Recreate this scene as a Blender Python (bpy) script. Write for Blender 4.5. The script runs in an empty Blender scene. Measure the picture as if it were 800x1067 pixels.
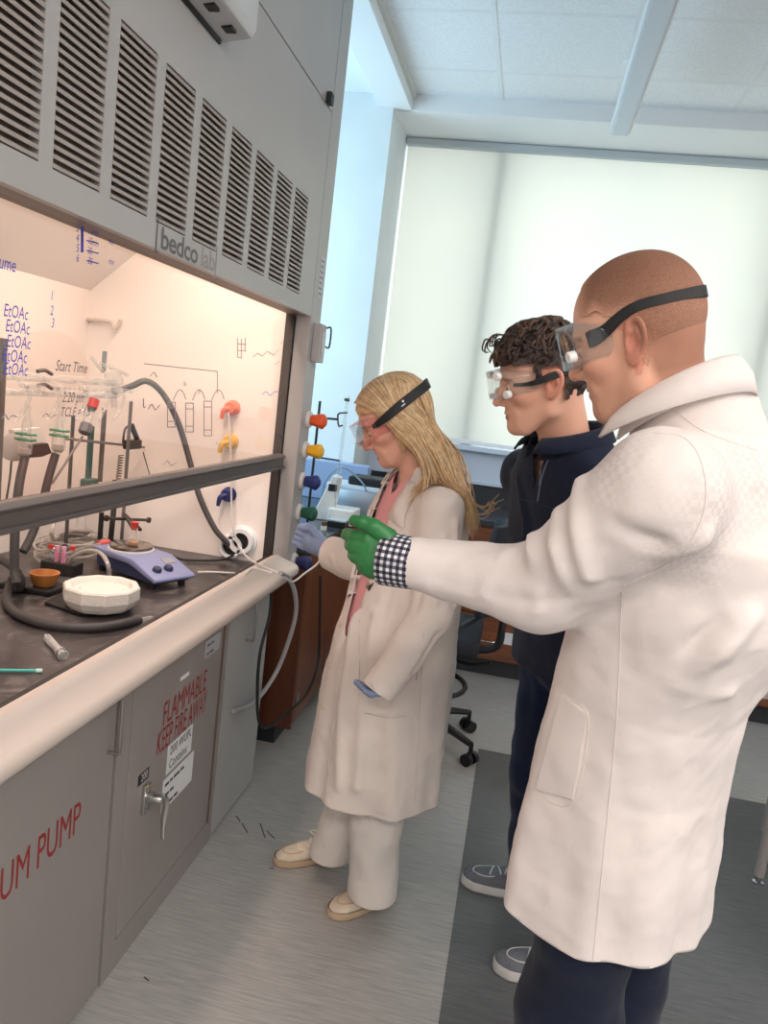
import bpy, bmesh, math, random
import numpy as np
from mathutils import Vector, Matrix
random.seed(7)
SC = bpy.context.scene
COL = SC.collection
# ------------------------------------------------------------------ camera
FPX, PCX, PCY, CAMH = 805.0, 400.0, 533.5, 1.58
def _n(v):
    v = np.array(v, float); return v/np.linalg.norm(v)
_dY = _n([550-PCX, -(428-PCY), -FPX]); _dZ = -_n([-236-PCX, -(5800-PCY), -FPX])
_dZ = _n(_dZ-_dY*np.dot(_dZ, _dY)); _dX = np.cross(_dY, _dZ)
RW = np.array([_dX, _dY, _dZ]); CAMP = np.array([0, 0, CAMH])
cam_data = bpy.data.cameras.new('camera'); cam = bpy.data.objects.new('camera', cam_data); COL.objects.link(cam)
m4 = Matrix([[*RW[0], 0], [*RW[1], 0], [*RW[2], CAMH], [0, 0, 0, 1]])
cam.matrix_world = m4
cam_data.sensor_fit = 'VERTICAL'; cam_data.sensor_height = 36.0; cam_data.lens = FPX/1067*36.0
cam_data.clip_start = 0.02
SC.camera = cam
def ray(x, y): return RW @ _n([x-PCX, -(y-PCY), -FPX])
def onX(x, y, X): d = ray(x, y); return CAMP+d*(X/d[0])
def onY(x, y, Y): d = ray(x, y); return CAMP+d*(Y/d[1])
def onZ(x, y, z): d = ray(x, y); return CAMP+d*((z-CAMH)/d[2])
def dep(x, y, D):                                # a pixel at an axial depth in metres
    return CAMP + RW @ np.array([(x-PCX)/FPX*D, -(y-PCY)/FPX*D, -D])
# ------------------------------------------------------------------ world, light, exposure
SC.view_settings.view_transform = 'Standard'; SC.view_settings.look = 'None'
SC.view_settings.exposure = 0.28; SC.view_settings.gamma = 1.0; SC.view_settings.use_curve_mapping = False
w = bpy.data.worlds.new('world'); SC.world = w; w.use_nodes = True
w.node_tree.nodes['Background'].inputs[0].default_value = (0.62, 0.78, 1.0, 1); w.node_tree.nodes['Background'].inputs[1].default_value = 1.0
def area(name, loc, rot, sx, sy, power, col):
    l = bpy.data.lights.new(name, 'AREA'); l.shape = 'RECTANGLE'; l.size = sx; l.size_y = sy; l.energy = power; l.color = col
    o = bpy.data.objects.new(name, l); o.location = loc; o.rotation_euler = rot; COL.objects.link(o); return o
# daylight outside the window wall (bright overcast sky), shining in through the shades
area('window_daylight', (0.6, 5.75, 2.25), (math.radians(-90), 0, 0), 5.2, 2.6, 116, (1.0, 0.985, 0.93))
# ceiling light rows of the room behind the photographer
for xx, yy, sx, sy, pw in ((1.7, 0.2, .35, 3.6, 58), (0.4, -1.6, 3.6, .35, 84)):
    area('ceiling_light_row', (xx, yy, 3.2), (0, 0, 0), sx, sy, pw, (1.0, 0.90, 0.84))
# blue skylight entering through the window in the left wall beyond the hood
area('side_window_daylight', (-2.04, 3.85, 2.0), (0, math.radians(-90), 0), 1.8, 1.2, 31, (0.56, 0.84, 1.0))
# ------------------------------------------------------------------ helpers
def lin(c):
    c = [x/255.0 for x in c]
    return tuple(x/12.92 if x <= .04045 else ((x+.055)/1.055)**2.4 for x in c)+(1.0,)
MATS = {}
def mat(name, rgb, rough=.5, metal=0., noise=0., nscale=20., bump=0., bscale=60., stretch=None, spec=.5, emit=None, sheen=0., sss=0., coat=0.):
    if name in MATS: return MATS[name]
    m = bpy.data.materials.new(name); m.use_nodes = True; nt = m.node_tree; b = nt.nodes['Principled BSDF']
    b.inputs['Base Color'].default_value = lin(rgb); b.inputs['Roughness'].default_value = rough; b.inputs['Metallic'].default_value = metal
    b.inputs['Specular IOR Level'].default_value = spec
    if sheen: b.inputs['Sheen Weight'].default_value = sheen
    if coat: b.inputs['Coat Weight'].default_value = coat
    if sss:
        b.inputs['Subsurface Weight'].default_value = sss; b.inputs['Subsurface Radius'].default_value = (.012, .005, .003); b.inputs['Subsurface Scale'].default_value = 1.0
    if emit: b.inputs['Emission Color'].default_value = lin(emit[0]); b.inputs['Emission Strength'].default_value = emit[1]
    if noise or bump:
        tc = nt.nodes.new('ShaderNodeTexCoord'); mp = nt.nodes.new('ShaderNodeMapping')
        nt.links.new(tc.outputs['Object'], mp.inputs[0])
        if stretch: mp.inputs['Scale'].default_value = stretch
    if noise:
        nz = nt.nodes.new('ShaderNodeTexNoise'); nz.inputs['Scale'].default_value = nscale; nz.inputs['Detail'].default_value = 6
        nt.links.new(mp.outputs[0], nz.inputs['Vector'])
        r = nt.nodes.new('ShaderNodeValToRGB'); e = r.color_ramp.elements
        lo = [max(0, x*(1-noise)) for x in rgb]; hi = [min(255, x*(1+noise)) for x in rgb]
        e[0].position = .3; e[0].color = lin(lo); e[1].position = .7; e[1].color = lin(hi)
        nt.links.new(nz.outputs['Fac'], r.inputs[0]); nt.links.new(r.outputs[0], b.inputs['Base Color'])
    if bump:
        n2 = nt.nodes.new('ShaderNodeTexNoise'); n2.inputs['Scale'].default_value = bscale; n2.inputs['Detail'].default_value = 4
        nt.links.new(mp.outputs[0], n2.inputs['Vector'])
        bp = nt.nodes.new('ShaderNodeBump'); bp.inputs['Strength'].default_value = bump; bp.inputs['Distance'].default_value = .01
        nt.links.new(n2.outputs['Fac'], bp.inputs['Height']); nt.links.new(bp.outputs[0], b.inputs['Normal'])
    MATS[name] = m; return m
def glass_mat(name, tint=(255, 255, 255), base=.04, edge=.55, ior=1.35, rough=.03, body=None):
    """thin-walled glass: mostly see-through, mirror-like towards grazing angles"""
    if name in MATS: return MATS[name]
    m = bpy.data.materials.new(name); m.use_nodes = True; nt = m.node_tree; nt.nodes.clear()
    out = nt.nodes.new('ShaderNodeOutputMaterial'); mix = nt.nodes.new('ShaderNodeMixShader'); tr = nt.nodes.new('ShaderNodeBsdfTransparent')
    gl = nt.nodes.new('ShaderNodeBsdfGlossy'); lw = nt.nodes.new('ShaderNodeLayerWeight'); mr = nt.nodes.new('ShaderNodeMapRange')
    tr.inputs[0].default_value = lin(tint); gl.inputs['Roughness'].default_value = rough; lw.inputs[0].default_value = .35
    mr.inputs['To Min'].default_value = base; mr.inputs['To Max'].default_value = edge
    nt.links.new(lw.outputs['Facing'], mr.inputs[0]); nt.links.new(mr.outputs[0], mix.inputs[0]); nt.links.new(tr.outputs[0], mix.inputs[1])
    if body:
        df = nt.nodes.new('ShaderNodeBsdfDiffuse'); df.inputs[0].default_value = lin(body[0]); m2 = nt.nodes.new('ShaderNodeMixShader'); m2.inputs[0].default_value = body[1]
        nt.links.new(gl.outputs[0], m2.inputs[1]); nt.links.new(df.outputs[0], m2.inputs[2]); nt.links.new(m2.outputs[0], mix.inputs[2])
    else: nt.links.new(gl.outputs[0], mix.inputs[2])
    nt.links.new(mix.outputs[0], out.inputs[0]); MATS[name] = m; return m
def box(x0, x1, y0, y1, z0, z1):
    v = [(x, y, z) for x in (x0, x1) for y in (y0, y1) for z in (z0, z1)]
    f = [(0, 1, 3, 2), (4, 6, 7, 5), (0, 4, 5, 1), (2, 3, 7, 6), (0, 2, 6, 4), (1, 5, 7, 3)]
    return v, f
def cbox(c, s, R=None):
    v, f = box(-s[0]/2, s[0]/2, -s[1]/2, s[1]/2, -s[2]/2, s[2]/2)
    v = np.array(v)
    if R is not None: v = v @ np.array(R).T
    return [tuple(p) for p in v+np.array(c)], f
def frame_of(d):
    d = _n(d); a = np.array([0, 0, 1.]) if abs(d[2]) < .9 else np.array([1., 0, 0])
    u = _n(np.cross(a, d)); return u, np.cross(d, u), d
def lathe(c, axis, prof, n=20, cap=True):
    """prof: list of (distance along axis, radius)"""
    u, v_, d = frame_of(axis); c = np.array(c, float); V = []; F = []
    for t, r in prof:
        for k in range(n):
            a = 2*math.pi*k/n; V.append(tuple(c+d*t+u*(r*math.cos(a))+v_*(r*math.sin(a))))
    for i in range(len(prof)-1):
        for k in range(n): k2 = (k+1) % n; F.append((i*n+k, i*n+k2, (i+1)*n+k2, (i+1)*n+k))
    if cap: F.append(tuple(reversed(range(n)))); F.append(tuple((len(prof)-1)*n+k for k in range(n)))
    return V, F
def cyl(p0, p1, r, n=16, r1=None):
    p0 = np.array(p0, float); p1 = np.array(p1, float)
    return lathe(p0, p1-p0, [(0, r), (np.linalg.norm(p1-p0), r if r1 is None else r1)], n)
def spline(pts, k=8):
    P = np.array(pts, float); P = np.vstack([2*P[0]-P[1], P, 2*P[-1]-P[-2]]); out = []
    for i in range(1, len(P)-2):
        for s in range(k):
            t = s/k; a, b, c, d = P[i-1], P[i], P[i+1], P[i+2]
            out.append(.5*((2*b)+(-a+c)*t+(2*a-5*b+4*c-d)*t*t+(-a+3*b-3*c+d)*t**3))
    out.append(P[-2]); return np.array(out)
def tube(pts, r, n=8, k=6, smooth=True, flat=1.0):
    P = spline(pts, k) if smooth else np.array(pts, float); N = len(P); V = []; F = []
    rr = np.interp(np.linspace(0, 1, N), np.linspace(0, 1, len(r)), r) if hasattr(r, '__len__') else np.full(N, r)
    T = np.gradient(P, axis=0); T /= np.linalg.norm(T, axis=1)[:, None]+1e-12
    u, v_, _ = frame_of(T[0])
    for i in range(N):
        u = u-T[i]*np.dot(u, T[i]); u = _n(u); w_ = np.cross(T[i], u)
        for j in range(n):
            a = 2*math.pi*j/n; V.append(tuple(P[i]+rr[i]*(u*math.cos(a)+w_*math.sin(a)*flat)))
    for i in range(N-1):
        for j in range(n): j2 = (j+1) % n; F.append((i*n+j, i*n+j2, (i+1)*n+j2, (i+1)*n+j))
    F.append(tuple(reversed(range(n)))); F.append(tuple((N-1)*n+j for j in range(n)))
    return V, F
def prism(poly, axis, a0, a1):
    """poly in the two other axes (cyclic order), extruded along axis index"""
    n = len(poly); V = []
    for a in (a0, a1):
        for p in poly:
            q = [0, 0, 0]; q[axis] = a; o = [i for i in range(3) if i != axis]; q[o[0]] = p[0]; q[o[1]] = p[1]; V.append(tuple(q))
    F = [tuple(range(n)), tuple(reversed(range(n, 2*n)))]+[(i, n+i, n+(i+1) % n, (i+1) % n) for i in range(n)]
    return V, F
def join(*vf):
    V = []; F = []
    for v, f in vf:
        o = len(V); V += [tuple(p) for p in v]; F += [tuple(i+o for i in q) for q in f]
    return V, F
def make_mesh(name, vf, bevel=0., seg=2, smooth=False, fix=True):
    me = bpy.data.meshes.new(name); me.from_pydata([tuple(map(float, p)) for p in vf[0]], [], [tuple(map(int, q)) for q in vf[1]])
    if fix or bevel:
        bm = bmesh.new(); bm.from_mesh(me)
        if fix: bmesh.ops.recalc_face_normals(bm, faces=bm.faces)
        if bevel: 
            ed = [e for e in bm.edges if len(e.link_faces) == 2 and e.calc_face_angle(0) > .6]
            bmesh.ops.bevel(bm, geom=ed, offset=bevel, segments=seg, affect='EDGES', profile=.5, clamp_overlap=True)
        bm.to_mesh(me); bm.free()
    if smooth:
        me.polygons.foreach_set('use_smooth', [True]*len(me.polygons))
        if smooth != 'all':
            try: me.set_sharp_from_angle(angle=math.radians(40))
            except Exception: pass
    me.update(); return me
def link(name, me, m=None, parent=None):
    o = bpy.data.objects.new(name, me)
    if m is not None and not me.materials: me.materials.append(m)
    COL.objects.link(o)
    if parent is not None: setpar(o, parent)
    return o
def wmat(o):
    m = Matrix.LocRotScale(o.location, o.rotation_euler, o.scale)
    return m if o.parent is None else wmat(o.parent) @ o.matrix_parent_inverse @ m
def setpar(o, parent):
    o.parent = parent
    o.matrix_parent_inverse = wmat(parent).inverted()
def obj(name, vf, m, parent=None, bevel=0., smooth=False, seg=2):
    return link(name, make_mesh(name, vf, bevel, seg, smooth), m, parent)
def tag(o, label, cat, group=None):
    o['label'] = label; o['category'] = cat
    if group: o['group'] = group
    return o
def thing(name, label, cat, loc, group=None):
    o = bpy.data.objects.new(name, None); COL.objects.link(o); o.location = tuple(float(v) for v in loc); o.empty_display_size = .05
    return tag(o, label, cat, group)
def struct(name, vf, m, **k):
    o = obj(name, vf, m, **k); o['kind'] = 'structure'; return o
def dup(root, delta, label=None):
    r = root.copy(); COL.objects.link(r); r.location = root.location+Vector(delta)
    if label: r['label'] = label
    for c in root.children:
        d = c.copy(); COL.objects.link(d); d.parent = r
        for g in c.children: e = g.copy(); COL.objects.link(e); e.parent = d
    return r
def text(name, s, size, origin, xdir, ydir, m, parent=None, sx=1.0, align='LEFT', lift=.0008, shear=0., thick=0., space=1.0):
    cu = bpy.data.curves.new(name, 'FONT'); cu.body = s; cu.size = size; cu.align_x = align; cu.shear = shear; cu.offset = thick; cu.space_character = space; cu.resolution_u = 3
    t = bpy.data.objects.new(name, cu); COL.objects.link(t); dg = bpy.context.evaluated_depsgraph_get(); me = bpy.data.meshes.new_from_object(t.evaluated_get(dg))
    bpy.data.objects.remove(t); bpy.data.curves.remove(cu)
    X = _n(xdir); Y = _n(np.array(ydir)-X*np.dot(X, ydir)); N = np.cross(X, Y); o = np.array(origin, float)
    co = np.empty(len(me.vertices)*3); me.vertices.foreach_get('co', co); co = co.reshape(-1, 3)
    co = o+np.outer(co[:, 0]*sx, X)+np.outer(co[:, 1], Y)+N*lift
    me.vertices.foreach_set('co', co.ravel()); me.materials.clear(); me.materials.append(m); me.update()
    return link(name, me, None, parent)
# ------------------------------------------------------------------ the room
ZW = 0.865          # fume hood worktop height
M_wall = mat('wall_paint', (226, 232, 234), .8, noise=.02, nscale=3)
M_ceil = mat('ceiling_tile', (242, 243, 245), .9, noise=.03, nscale=90, bump=.05, bscale=250)
M_tbar = mat('ceiling_bar', (236, 238, 240), .5)
M_white = mat('white_paint', (238, 240, 242), .55)
def floor_mat(name, a, b_, rough):
    m = bpy.data.materials.new(name); m.use_nodes = True; nt = m.node_tree; b = nt.nodes['Principled BSDF']
    tc = nt.nodes.new('ShaderNodeTexCoord'); mp = nt.nodes.new('ShaderNodeMapping'); mp.inputs['Scale'].default_value = (9, 130, 1); mp.inputs['Rotation'].default_value = (0, 0, .05)
    nz = nt.nodes.new('ShaderNodeTexNoise'); nz.inputs['Scale'].default_value = 1.0; nz.inputs['Detail'].default_value = 7; nz.inputs['Roughness'].default_value = .65
    n2 = nt.nodes.new('ShaderNodeTexNoise'); n2.inputs['Scale'].default_value = 1.3; n2.inputs['Detail'].default_value = 3
    r = nt.nodes.new('ShaderNodeValToRGB'); r.color_ramp.elements[0].position = .32; r.color_ramp.elements[1].position = .66
    r.color_ramp.elements[0].color = lin(a); r.color_ramp.elements[1].color = lin(b_)
    nt.links.new(tc.outputs['Object'], mp.inputs[0]); nt.links.new(mp.outputs[0], nz.inputs['Vector']); nt.links.new(tc.outputs['Object'], n2.inputs['Vector'])
    nt.links.new(nz.outputs['Fac'], r.inputs[0]); nt.links.new(r.outputs[0], b.inputs['Base Color'])
    mr = nt.nodes.new('ShaderNodeMapRange'); mr.inputs['To Min'].default_value = rough-.08; mr.inputs['To Max'].default_value = rough+.1
    nt.links.new(n2.outputs['Fac'], mr.inputs[0]); nt.links.new(mr.outputs[0], b.inputs['Roughness'])
    bp = nt.nodes.new('ShaderNodeBump'); bp.inputs['Strength'].default_value = .12; bp.inputs['Distance'].default_value = .002
    nt.links.new(nz.outputs['Fac'], bp.inputs['Height']); nt.links.new(bp.outputs[0], b.inputs['Normal']); return m
M_floor = floor_mat('floor_vinyl_light', (152, 151, 149), (184, 181, 177), .42)
M_floord = floor_mat('floor_vinyl_dark', (82, 84, 86), (106, 107, 108), .42)
XL, XR, YB, YF = -2.1, 3.2, -2.6, 5.05
fl = struct('floor', box(XL, XR, YB, YF+.6, -.1, 0), M_floor)
ins = obj('dark_vinyl_inlay', box(0.0, 2.6, -2.2, 3.465, -.02, .0012), M_floord, fl); ins['label'] = 'dark grey vinyl inlay in the pale floor'
M_scuff = mat('floor_scuff', (92, 74, 60), .8)
for a, b_ in (((252, 858), (258, 868)), ((271, 858), (276, 873)), ((278, 866), (286, 874)), ((246, 850), (250, 856)), ((150, 1018), (155, 1022)), ((281, 905), (285, 905))):
    p, q = onZ(*a, 0), onZ(*b_, 0); mid = (p+q)/2; d = (q-p); L = np.linalg.norm(d); ang = math.atan2(d[1], d[0])
    R = [[math.cos(ang), -math.sin(ang), 0], [math.sin(ang), math.cos(ang), 0], [0, 0, 1]]
    obj('scuff_mark', cbox((mid[0], mid[1], .0004), (max(L, .01), .0045, .0006), R), M_scuff, fl)
struct('wall_left', box(XL-.1, XL, YB, YF+.6, 0, 3.5), M_wall)
struct('wall_right', box(XR, XR+.1, YB, YF+.6, 0, 3.5), M_wall)
struct('wall_back', box(XL, XR, YB-.1, YB, 0, 3.5), M_wall)
# window wall: apron below the sill, pier on the left, pier on the right
PX, PY = -.985, 4.55
wf = struct('wall_front', join(box(XL, PX, PY, YF+.55, 0, 3.3), box(PX, XR, YF+.03, YF+.55, 0, 1.27), box(2.75, XR, PY, YF+.55, 0, 3.3), box(PX, XR, YF+.03, YF+.6, 3.17, 3.5)), M_wall)
struct('trim_1', join(box(PX, 2.75, YF-.1, YF+.035, 1.285, 1.315), box(PX, 2.75, YF-.015, YF+.035, 1.09, 1.285), box(PX, 2.75, YF-.03, YF+.035, 1.07, 1.095)), mat('sill_metal', (205, 216, 232), .35), bevel=.004)
# the window: frames, mullions, panes, shade
win = struct('window_1', join(box(PX, 2.75, YF+.17, YF+.25, 1.27, 1.33), box(PX, 2.75, YF+.17, YF+.25, 3.12, 3.17)), M_white)
M_mull = mat('mullion_grey', (130, 135, 140), .5)
MX = [-.375, 1.32, 2.6]
for x in MX: obj('mullion', box(x-.035, x+.035, YF+.06, YF+.2, 1.3, 3.17), M_mull, win)
M_pane = glass_mat('window_glass', (250, 250, 250), .03, .4)
xs = [PX]+MX+[2.75]
for a, b_ in zip(xs[:-1], xs[1:]): obj('pane', box(a+.03, b_-.03, YF+.205, YF+.213, 1.33, 3.12), M_pane, win)
def shade_mat():
    m = bpy.data.materials.new('roller_shade_fabric'); m.use_nodes = True; nt = m.node_tree; nt.nodes.clear()
    out = nt.nodes.new('ShaderNodeOutputMaterial'); tl = nt.nodes.new('ShaderNodeBsdfTranslucent'); df = nt.nodes.new('ShaderNodeBsdfDiffuse'); mx = nt.nodes.new('ShaderNodeMixShader')
    tc = nt.nodes.new('ShaderNodeTexCoord'); nz = nt.nodes.new('ShaderNodeTexNoise'); nz.inputs['Scale'].default_value = 1.6; nz.inputs['Detail'].default_value = 2
    r = nt.nodes.new('ShaderNodeValToRGB'); r.color_ramp.elements[0].color = lin((236, 238, 234)); r.color_ramp.elements[1].color = lin((244, 244, 236))
    nt.links.new(tc.outputs['Object'], nz.inputs['Vector']); nt.links.new(nz.outputs['Fac'], r.inputs[0]); nt.links.new(r.outputs[0], tl.inputs[0]); nt.links.new(r.outputs[0], df.inputs[0])
    mx.inputs[0].default_value = .45; nt.links.new(tl.outputs[0], mx.inputs[1]); nt.links.new(df.outputs[0], mx.inputs[2]); nt.links.new(mx.outputs[0], out.inputs[0]); return m
M_shade = shade_mat()
shl = ['pale translucent roller shade over the window behind the people', 'pale translucent roller shade at the far right window edge']
sh = thing('roller_shade', shl[0], 'window shade', (.87, YF, 1.32))
obj('shade_fabric', box(PX+.012, 2.74, YF+.012, YF+.0135, 1.335, 3.13), M_shade, sh)
obj('bottom_bar', box(PX+.012, 2.74, YF+.003, YF+.022, 1.32, 1.345), M_white, sh, bevel=.004)
obj('headrail', box(PX+.005, 2.745, YF-.03, YF+.03, 3.125, 3.168), mat('headrail_grey', (196, 204, 208), .5), sh, bevel=.006)
# ceiling: lay-in tiles in a tray with dropped borders
ZC, ZS = 3.26, 3.17
ce = struct('ceiling', box(XL, XR, YB, YF+.6, ZC+.03, ZC+.12), M_white)
gx = [-.39+.61*k for k in range(-1, 7)]; gy = [4.24-.61*k for k in range(-1, 12)]
tile_me = make_mesh('ceiling_tile', box(-.297, .297, -.297, .297, -.008, .008), .004, 1); tile_me.materials.append(M_ceil)
for a in gx[:-1]:
    for b_ in gy[1:]:
        if b_ < 1.5: continue
        o = link('ceiling_tile', tile_me, None, ce); o.location = (a+.305, b_+.305, ZC+.006)
obj('ceiling_tile_field', box(-1.0, XR, YB, gy[-1] if gy[-1] > 1.5 else 1.8, ZC-.002, ZC+.01), M_ceil, ce)
tb = [box(x-.012, x+.012, 1.5, 4.6, ZC-.004, ZC+.02) for x in gx]+[box(-1.0, XR, y-.012, y+.012, ZC-.003, ZC+.02) for y in gy if y > 1.5]
for q in tb: obj('grid_bar', q, M_tbar, ce)
struct('trim_2', box(XL, -.9, YB, 4.6, ZS+.07, ZC+.05), M_white)
struct('trim_3', box(-1.07, -.885, YB, 4.6, ZS, ZC+.04), M_white, bevel=.003)
struct('trim_4', box(PX-.4, XR, 4.585, YF+.04, ZS, ZC+.04), M_white, bevel=.003)
struct('trim_5', box(-.885, -.862, YB, 4.585, ZC-.03, ZC+.02), mat('trim_grey', (214, 214, 208), .5))
# window in the left wall beyond the hood, and the ceiling light housings
w2 = struct('window_2', join(box(XL, XL+.05, 3.2, 3.25, 1.05, 2.95), box(XL, XL+.05, 4.45, 4.5, 1.05, 2.95), box(XL, XL+.05, 3.25, 4.45, 1.05, 1.1), box(XL, XL+.05, 3.25, 4.45, 2.9, 2.95)), M_white)
obj('pane', box(XL+.005, XL+.012, 3.25, 4.45, 1.1, 2.9), M_pane, w2)
for (x0, x1, y0, y1), lb in (((1.5, 1.9, -1.6, 2.0), 'long white ceiling light housing over the right side of the room'), ((-1.4, 1.4, -1.8, -1.4), 'long white ceiling light housing behind the photographer')):
    t = thing('ceiling_light', lb, 'light', ((x0+x1)/2, (y0+y1)/2, ZC)); obj('housing', box(x0, x1, y0, y1, 3.215, ZC-.003), M_white, t, bevel=.004); obj('louvre', box(x0+.02, x1-.02, y0+.02, y1-.02, 3.208, 3.215), mat('louvre_white', (240, 240, 236), .4), t)
# linear pendant light fixture
pl = thing('pendant_light', 'long slim white linear pendant light hanging below the ceiling tiles', 'light', (.25, 3.2, 3.0))
obj('housing', box(.2, .3, 1.55, 4.22, 2.985, 3.05), mat('fixture_white', (226, 230, 234), .4), pl, bevel=.006)
obj('lens', box(.215, .285, 1.57, 4.2, 2.978, 2.986), mat('fixture_lens', (205, 215, 226), .3), pl)
for y in (2.0, 3.3, 4.05):
    for s in (-.03, .03): obj('cable', cyl((.25+s, y, 3.05), (.25, y, ZC), .0022, 6), mat('steel_wire', (150, 152, 154), .3, .8), pl)
    obj('canopy', cyl((.25, y, ZC-.012), (.25, y, ZC), .045, 20), M_white, pl)
# ------------------------------------------------------------------ benches and cabinets beyond the hood
def wood_mat(name, rgb, axis):
    st = [7, 7, 7]; st[axis] = .6
    return mat(name, rgb, .38, noise=.16, nscale=6, stretch=tuple(st), coat=.15)
M_wood = wood_mat('cabinet_wood_v', (116, 66, 40), 2); M_woodh = wood_mat('cabinet_wood_h', (120, 70, 43), 0)
M_kick = mat('toe_kick', (44, 46, 50), .5); M_epoxy = mat('epoxy_top', (52, 56, 62), .22, noise=.08, nscale=40)
M_pull = mat('chrome', (205, 205, 205), .18, 1.0); M_paper = mat('paper', (226, 228, 230), .7)
YC = 4.45
XB_ = -.80
bt = tag(obj('window_worktop', box(XB_+.02, 2.7, YC-.03, YF+.02, .90, .935), M_epoxy, bevel=.004), 'dark epoxy worktop running below the window sill', 'worktop')
obj('backsplash', box(PX+.01, 2.7, YF+.002, YF+.03, .935, 1.068), M_epoxy, bt)
lab_c = ['brown wooden drawer cabinet under the window worktop, left of the office chair', 'brown wooden drawer cabinet seen between the woman and the young man in navy', 'brown wooden drawer cabinet hidden mostly behind the bald man', 'brown wooden drawer cabinet under the window worktop at the right edge of the picture']
cxs = [XB_+.05, -.33, .42, 1.1, 1.78, 2.45]
for i in range(4):
    x0, x1 = cxs[i]+.003, cxs[i+1]-.003
    c = thing('drawer_cabinet', lab_c[i], 'cabinet', ((x0+x1)/2, YC+.25, 0), 'drawer cabinets below the window')
    obj('carcass', box(x0, x1, YC, YF+.02, .11, .9), M_woodh, c)
    obj('toe_kick', box(x0, x1, YC+.05, YF+.01, 0, .11), M_kick, c)
    for z0, z1 in ((.125, .375), (.385, .635), (.645, .885)):
        d = obj('drawer_front', box(x0+.006, x1-.006, YC-.018, YC, z0, z1), M_woodh, c, bevel=.002)
        zz = (z0+z1)/2-.02
        xm = -.05 if i == 1 else (x0+x1)/2
        obj('pull', tube([(xm-.06, YC-.018, zz), (xm-.055, YC-.04, zz), (xm+.055, YC-.04, zz), (xm+.06, YC-.018, zz)], .004, 6, 5), M_pull, d, smooth=True)
        lb = obj('label_card', box(xm+.09, xm+.2, YC-.0205, YC-.018, zz-.005, zz+.065), M_paper, d)
# left bench beyond the hood
XB = -.83
lbn = thing('base_cabinet', 'brown wooden base cabinet standing beyond the end of the fume hood', 'cabinet', (-1.3, 3.7, 0))
obj('carcass', box(XL+.05, XB, 3.09, 4.53, .1, .885), M_wood, lbn)
obj('end_panel', box(XL+.05, XB+.02, 3.07, 3.09, .1, .885), wood_mat('cabinet_wood_dark', (92, 50, 30), 2), lbn, bevel=.002)
obj('toe_kick', box(XL+.05, XB-.06, 3.12, 4.53, 0, .1), M_kick, lbn)
for k, (a, b_) in enumerate(((3.1, 3.56), (3.57, 4.03), (4.04, 4.5))):
    d = obj('cabinet_door', box(XB, XB+.02, a, b_, .115, .88), M_wood, lbn, bevel=.002)
    yy = a+.34
    obj('pull', tube([(XB+.02, yy, .79), (XB+.05, yy, .79), (XB+.05, yy+.1, .79), (XB+.02, yy+.1, .79)], .004, 6, 4), M_pull, d, smooth=True)
    obj('hinge', box(XB+.02, XB+.026, a+.005, a+.045, .19, .25), M_pull, d)
M_epoxy2 = mat('epoxy_bench', (60, 66, 74), .16)
tag(obj('side_worktop', box(XL+.02, XB+.035, 3.05, 4.54, .885, .918), M_epoxy2, bevel=.004), 'glossy dark worktop on the wooden cabinet beyond the hood', 'worktop')
# ------------------------------------------------------------------ fume hood
XF, YJ, YE, Y0 = -.84, 2.86, 2.99, .45          # front face, right jamb, right end, left end
XS = -.90; XBK = -1.745; ZO = 1.83; ZT = 3.05
M_grey = mat('hood_grey', (172, 168, 166), .42, noise=.015, nscale=4, bump=.02, bscale=300)
M_grey2 = mat('hood_grey_cabinet', (150, 143, 140), .45, noise=.02, nscale=3)
M_inner = mat('hood_liner', (250, 242, 236), .45, noise=.012, nscale=3)
M_dark = mat('sash_frame', (88, 82, 80), .4); M_black = mat('black_rubber', (24, 24, 26), .5); M_blackg = mat('black_gloss', (16, 16, 18), .25)
hood = thing('fume_hood', 'large grey laboratory fume hood with glass sash along the left side', 'fume hood', (-1.2, 1.7, ZW))
# upper front panel with louvre openings
def vx(px): return onX(px[0], px[1], XF)
vent_px = [((-22, 60), (37, 92)), ((51, 102), (101, 129)), ((112, 140), (151, 161)), ((160, 169), (192, 188)), ((199.5, 196), (225, 211)), ((231, 217.6), (253, 230)), ((259, 235), (277, 245)), ((282, 250), (298, 259)), ((302, 262), (316, 270))]
ZV0, ZV1 = 1.885, 2.205
VY = [(vx(a)[1], vx(b)[1]) for a, b in vent_px]
pitch = np.mean(np.diff([v[0] for v in VY])); wv = np.mean([v[1]-v[0] for v in VY])
ys0 = VY[-1][0]-pitch*np.arange(14)[::-1]
VYS = [(y, y+wv) for y in ys0 if y > Y0+.1]
ZSEAM = 2.545
cells = []
yprev = Y0
for a, b in VYS:
    cells.append(box(XF-.02, XF, yprev, a, ZO, ZSEAM)); yprev = b
    cells += [box(XF-.02, XF, a, b, ZO, ZV0), box(XF-.02, XF, a, b, ZV1, ZSEAM)]
cells.append(box(XF-.02, XF, yprev, YJ-.008, ZO, ZSEAM))
up = obj('front_panel', join(*cells), M_grey, hood)
obj('top_panel', box(XF-.02, XF, Y0, YJ-.008, ZSEAM+.005, ZT), M_grey, hood, bevel=.002)
obj('panel_backing', box(XF-.05, XF-.03, Y0, YJ, ZO+.03, ZT), M_dark, hood)
sl = [(XF-.020, ZV0+.0135), (XF-.018, ZV0+.0145), (XF+.001, ZV0+.0085), (XF+.001, ZV0+.0015), (XF-.001, ZV0+.0015)]
nsl = 21; dz = (ZV1-ZV0)/nsl
slat_me = make_mesh('slat', prism([(p[0], p[1]) for p in sl], 1, 0, wv)); 
M_slat = mat('louvre_slat', (160, 149, 142), .45); slat_me.materials.append(M_slat)
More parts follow.
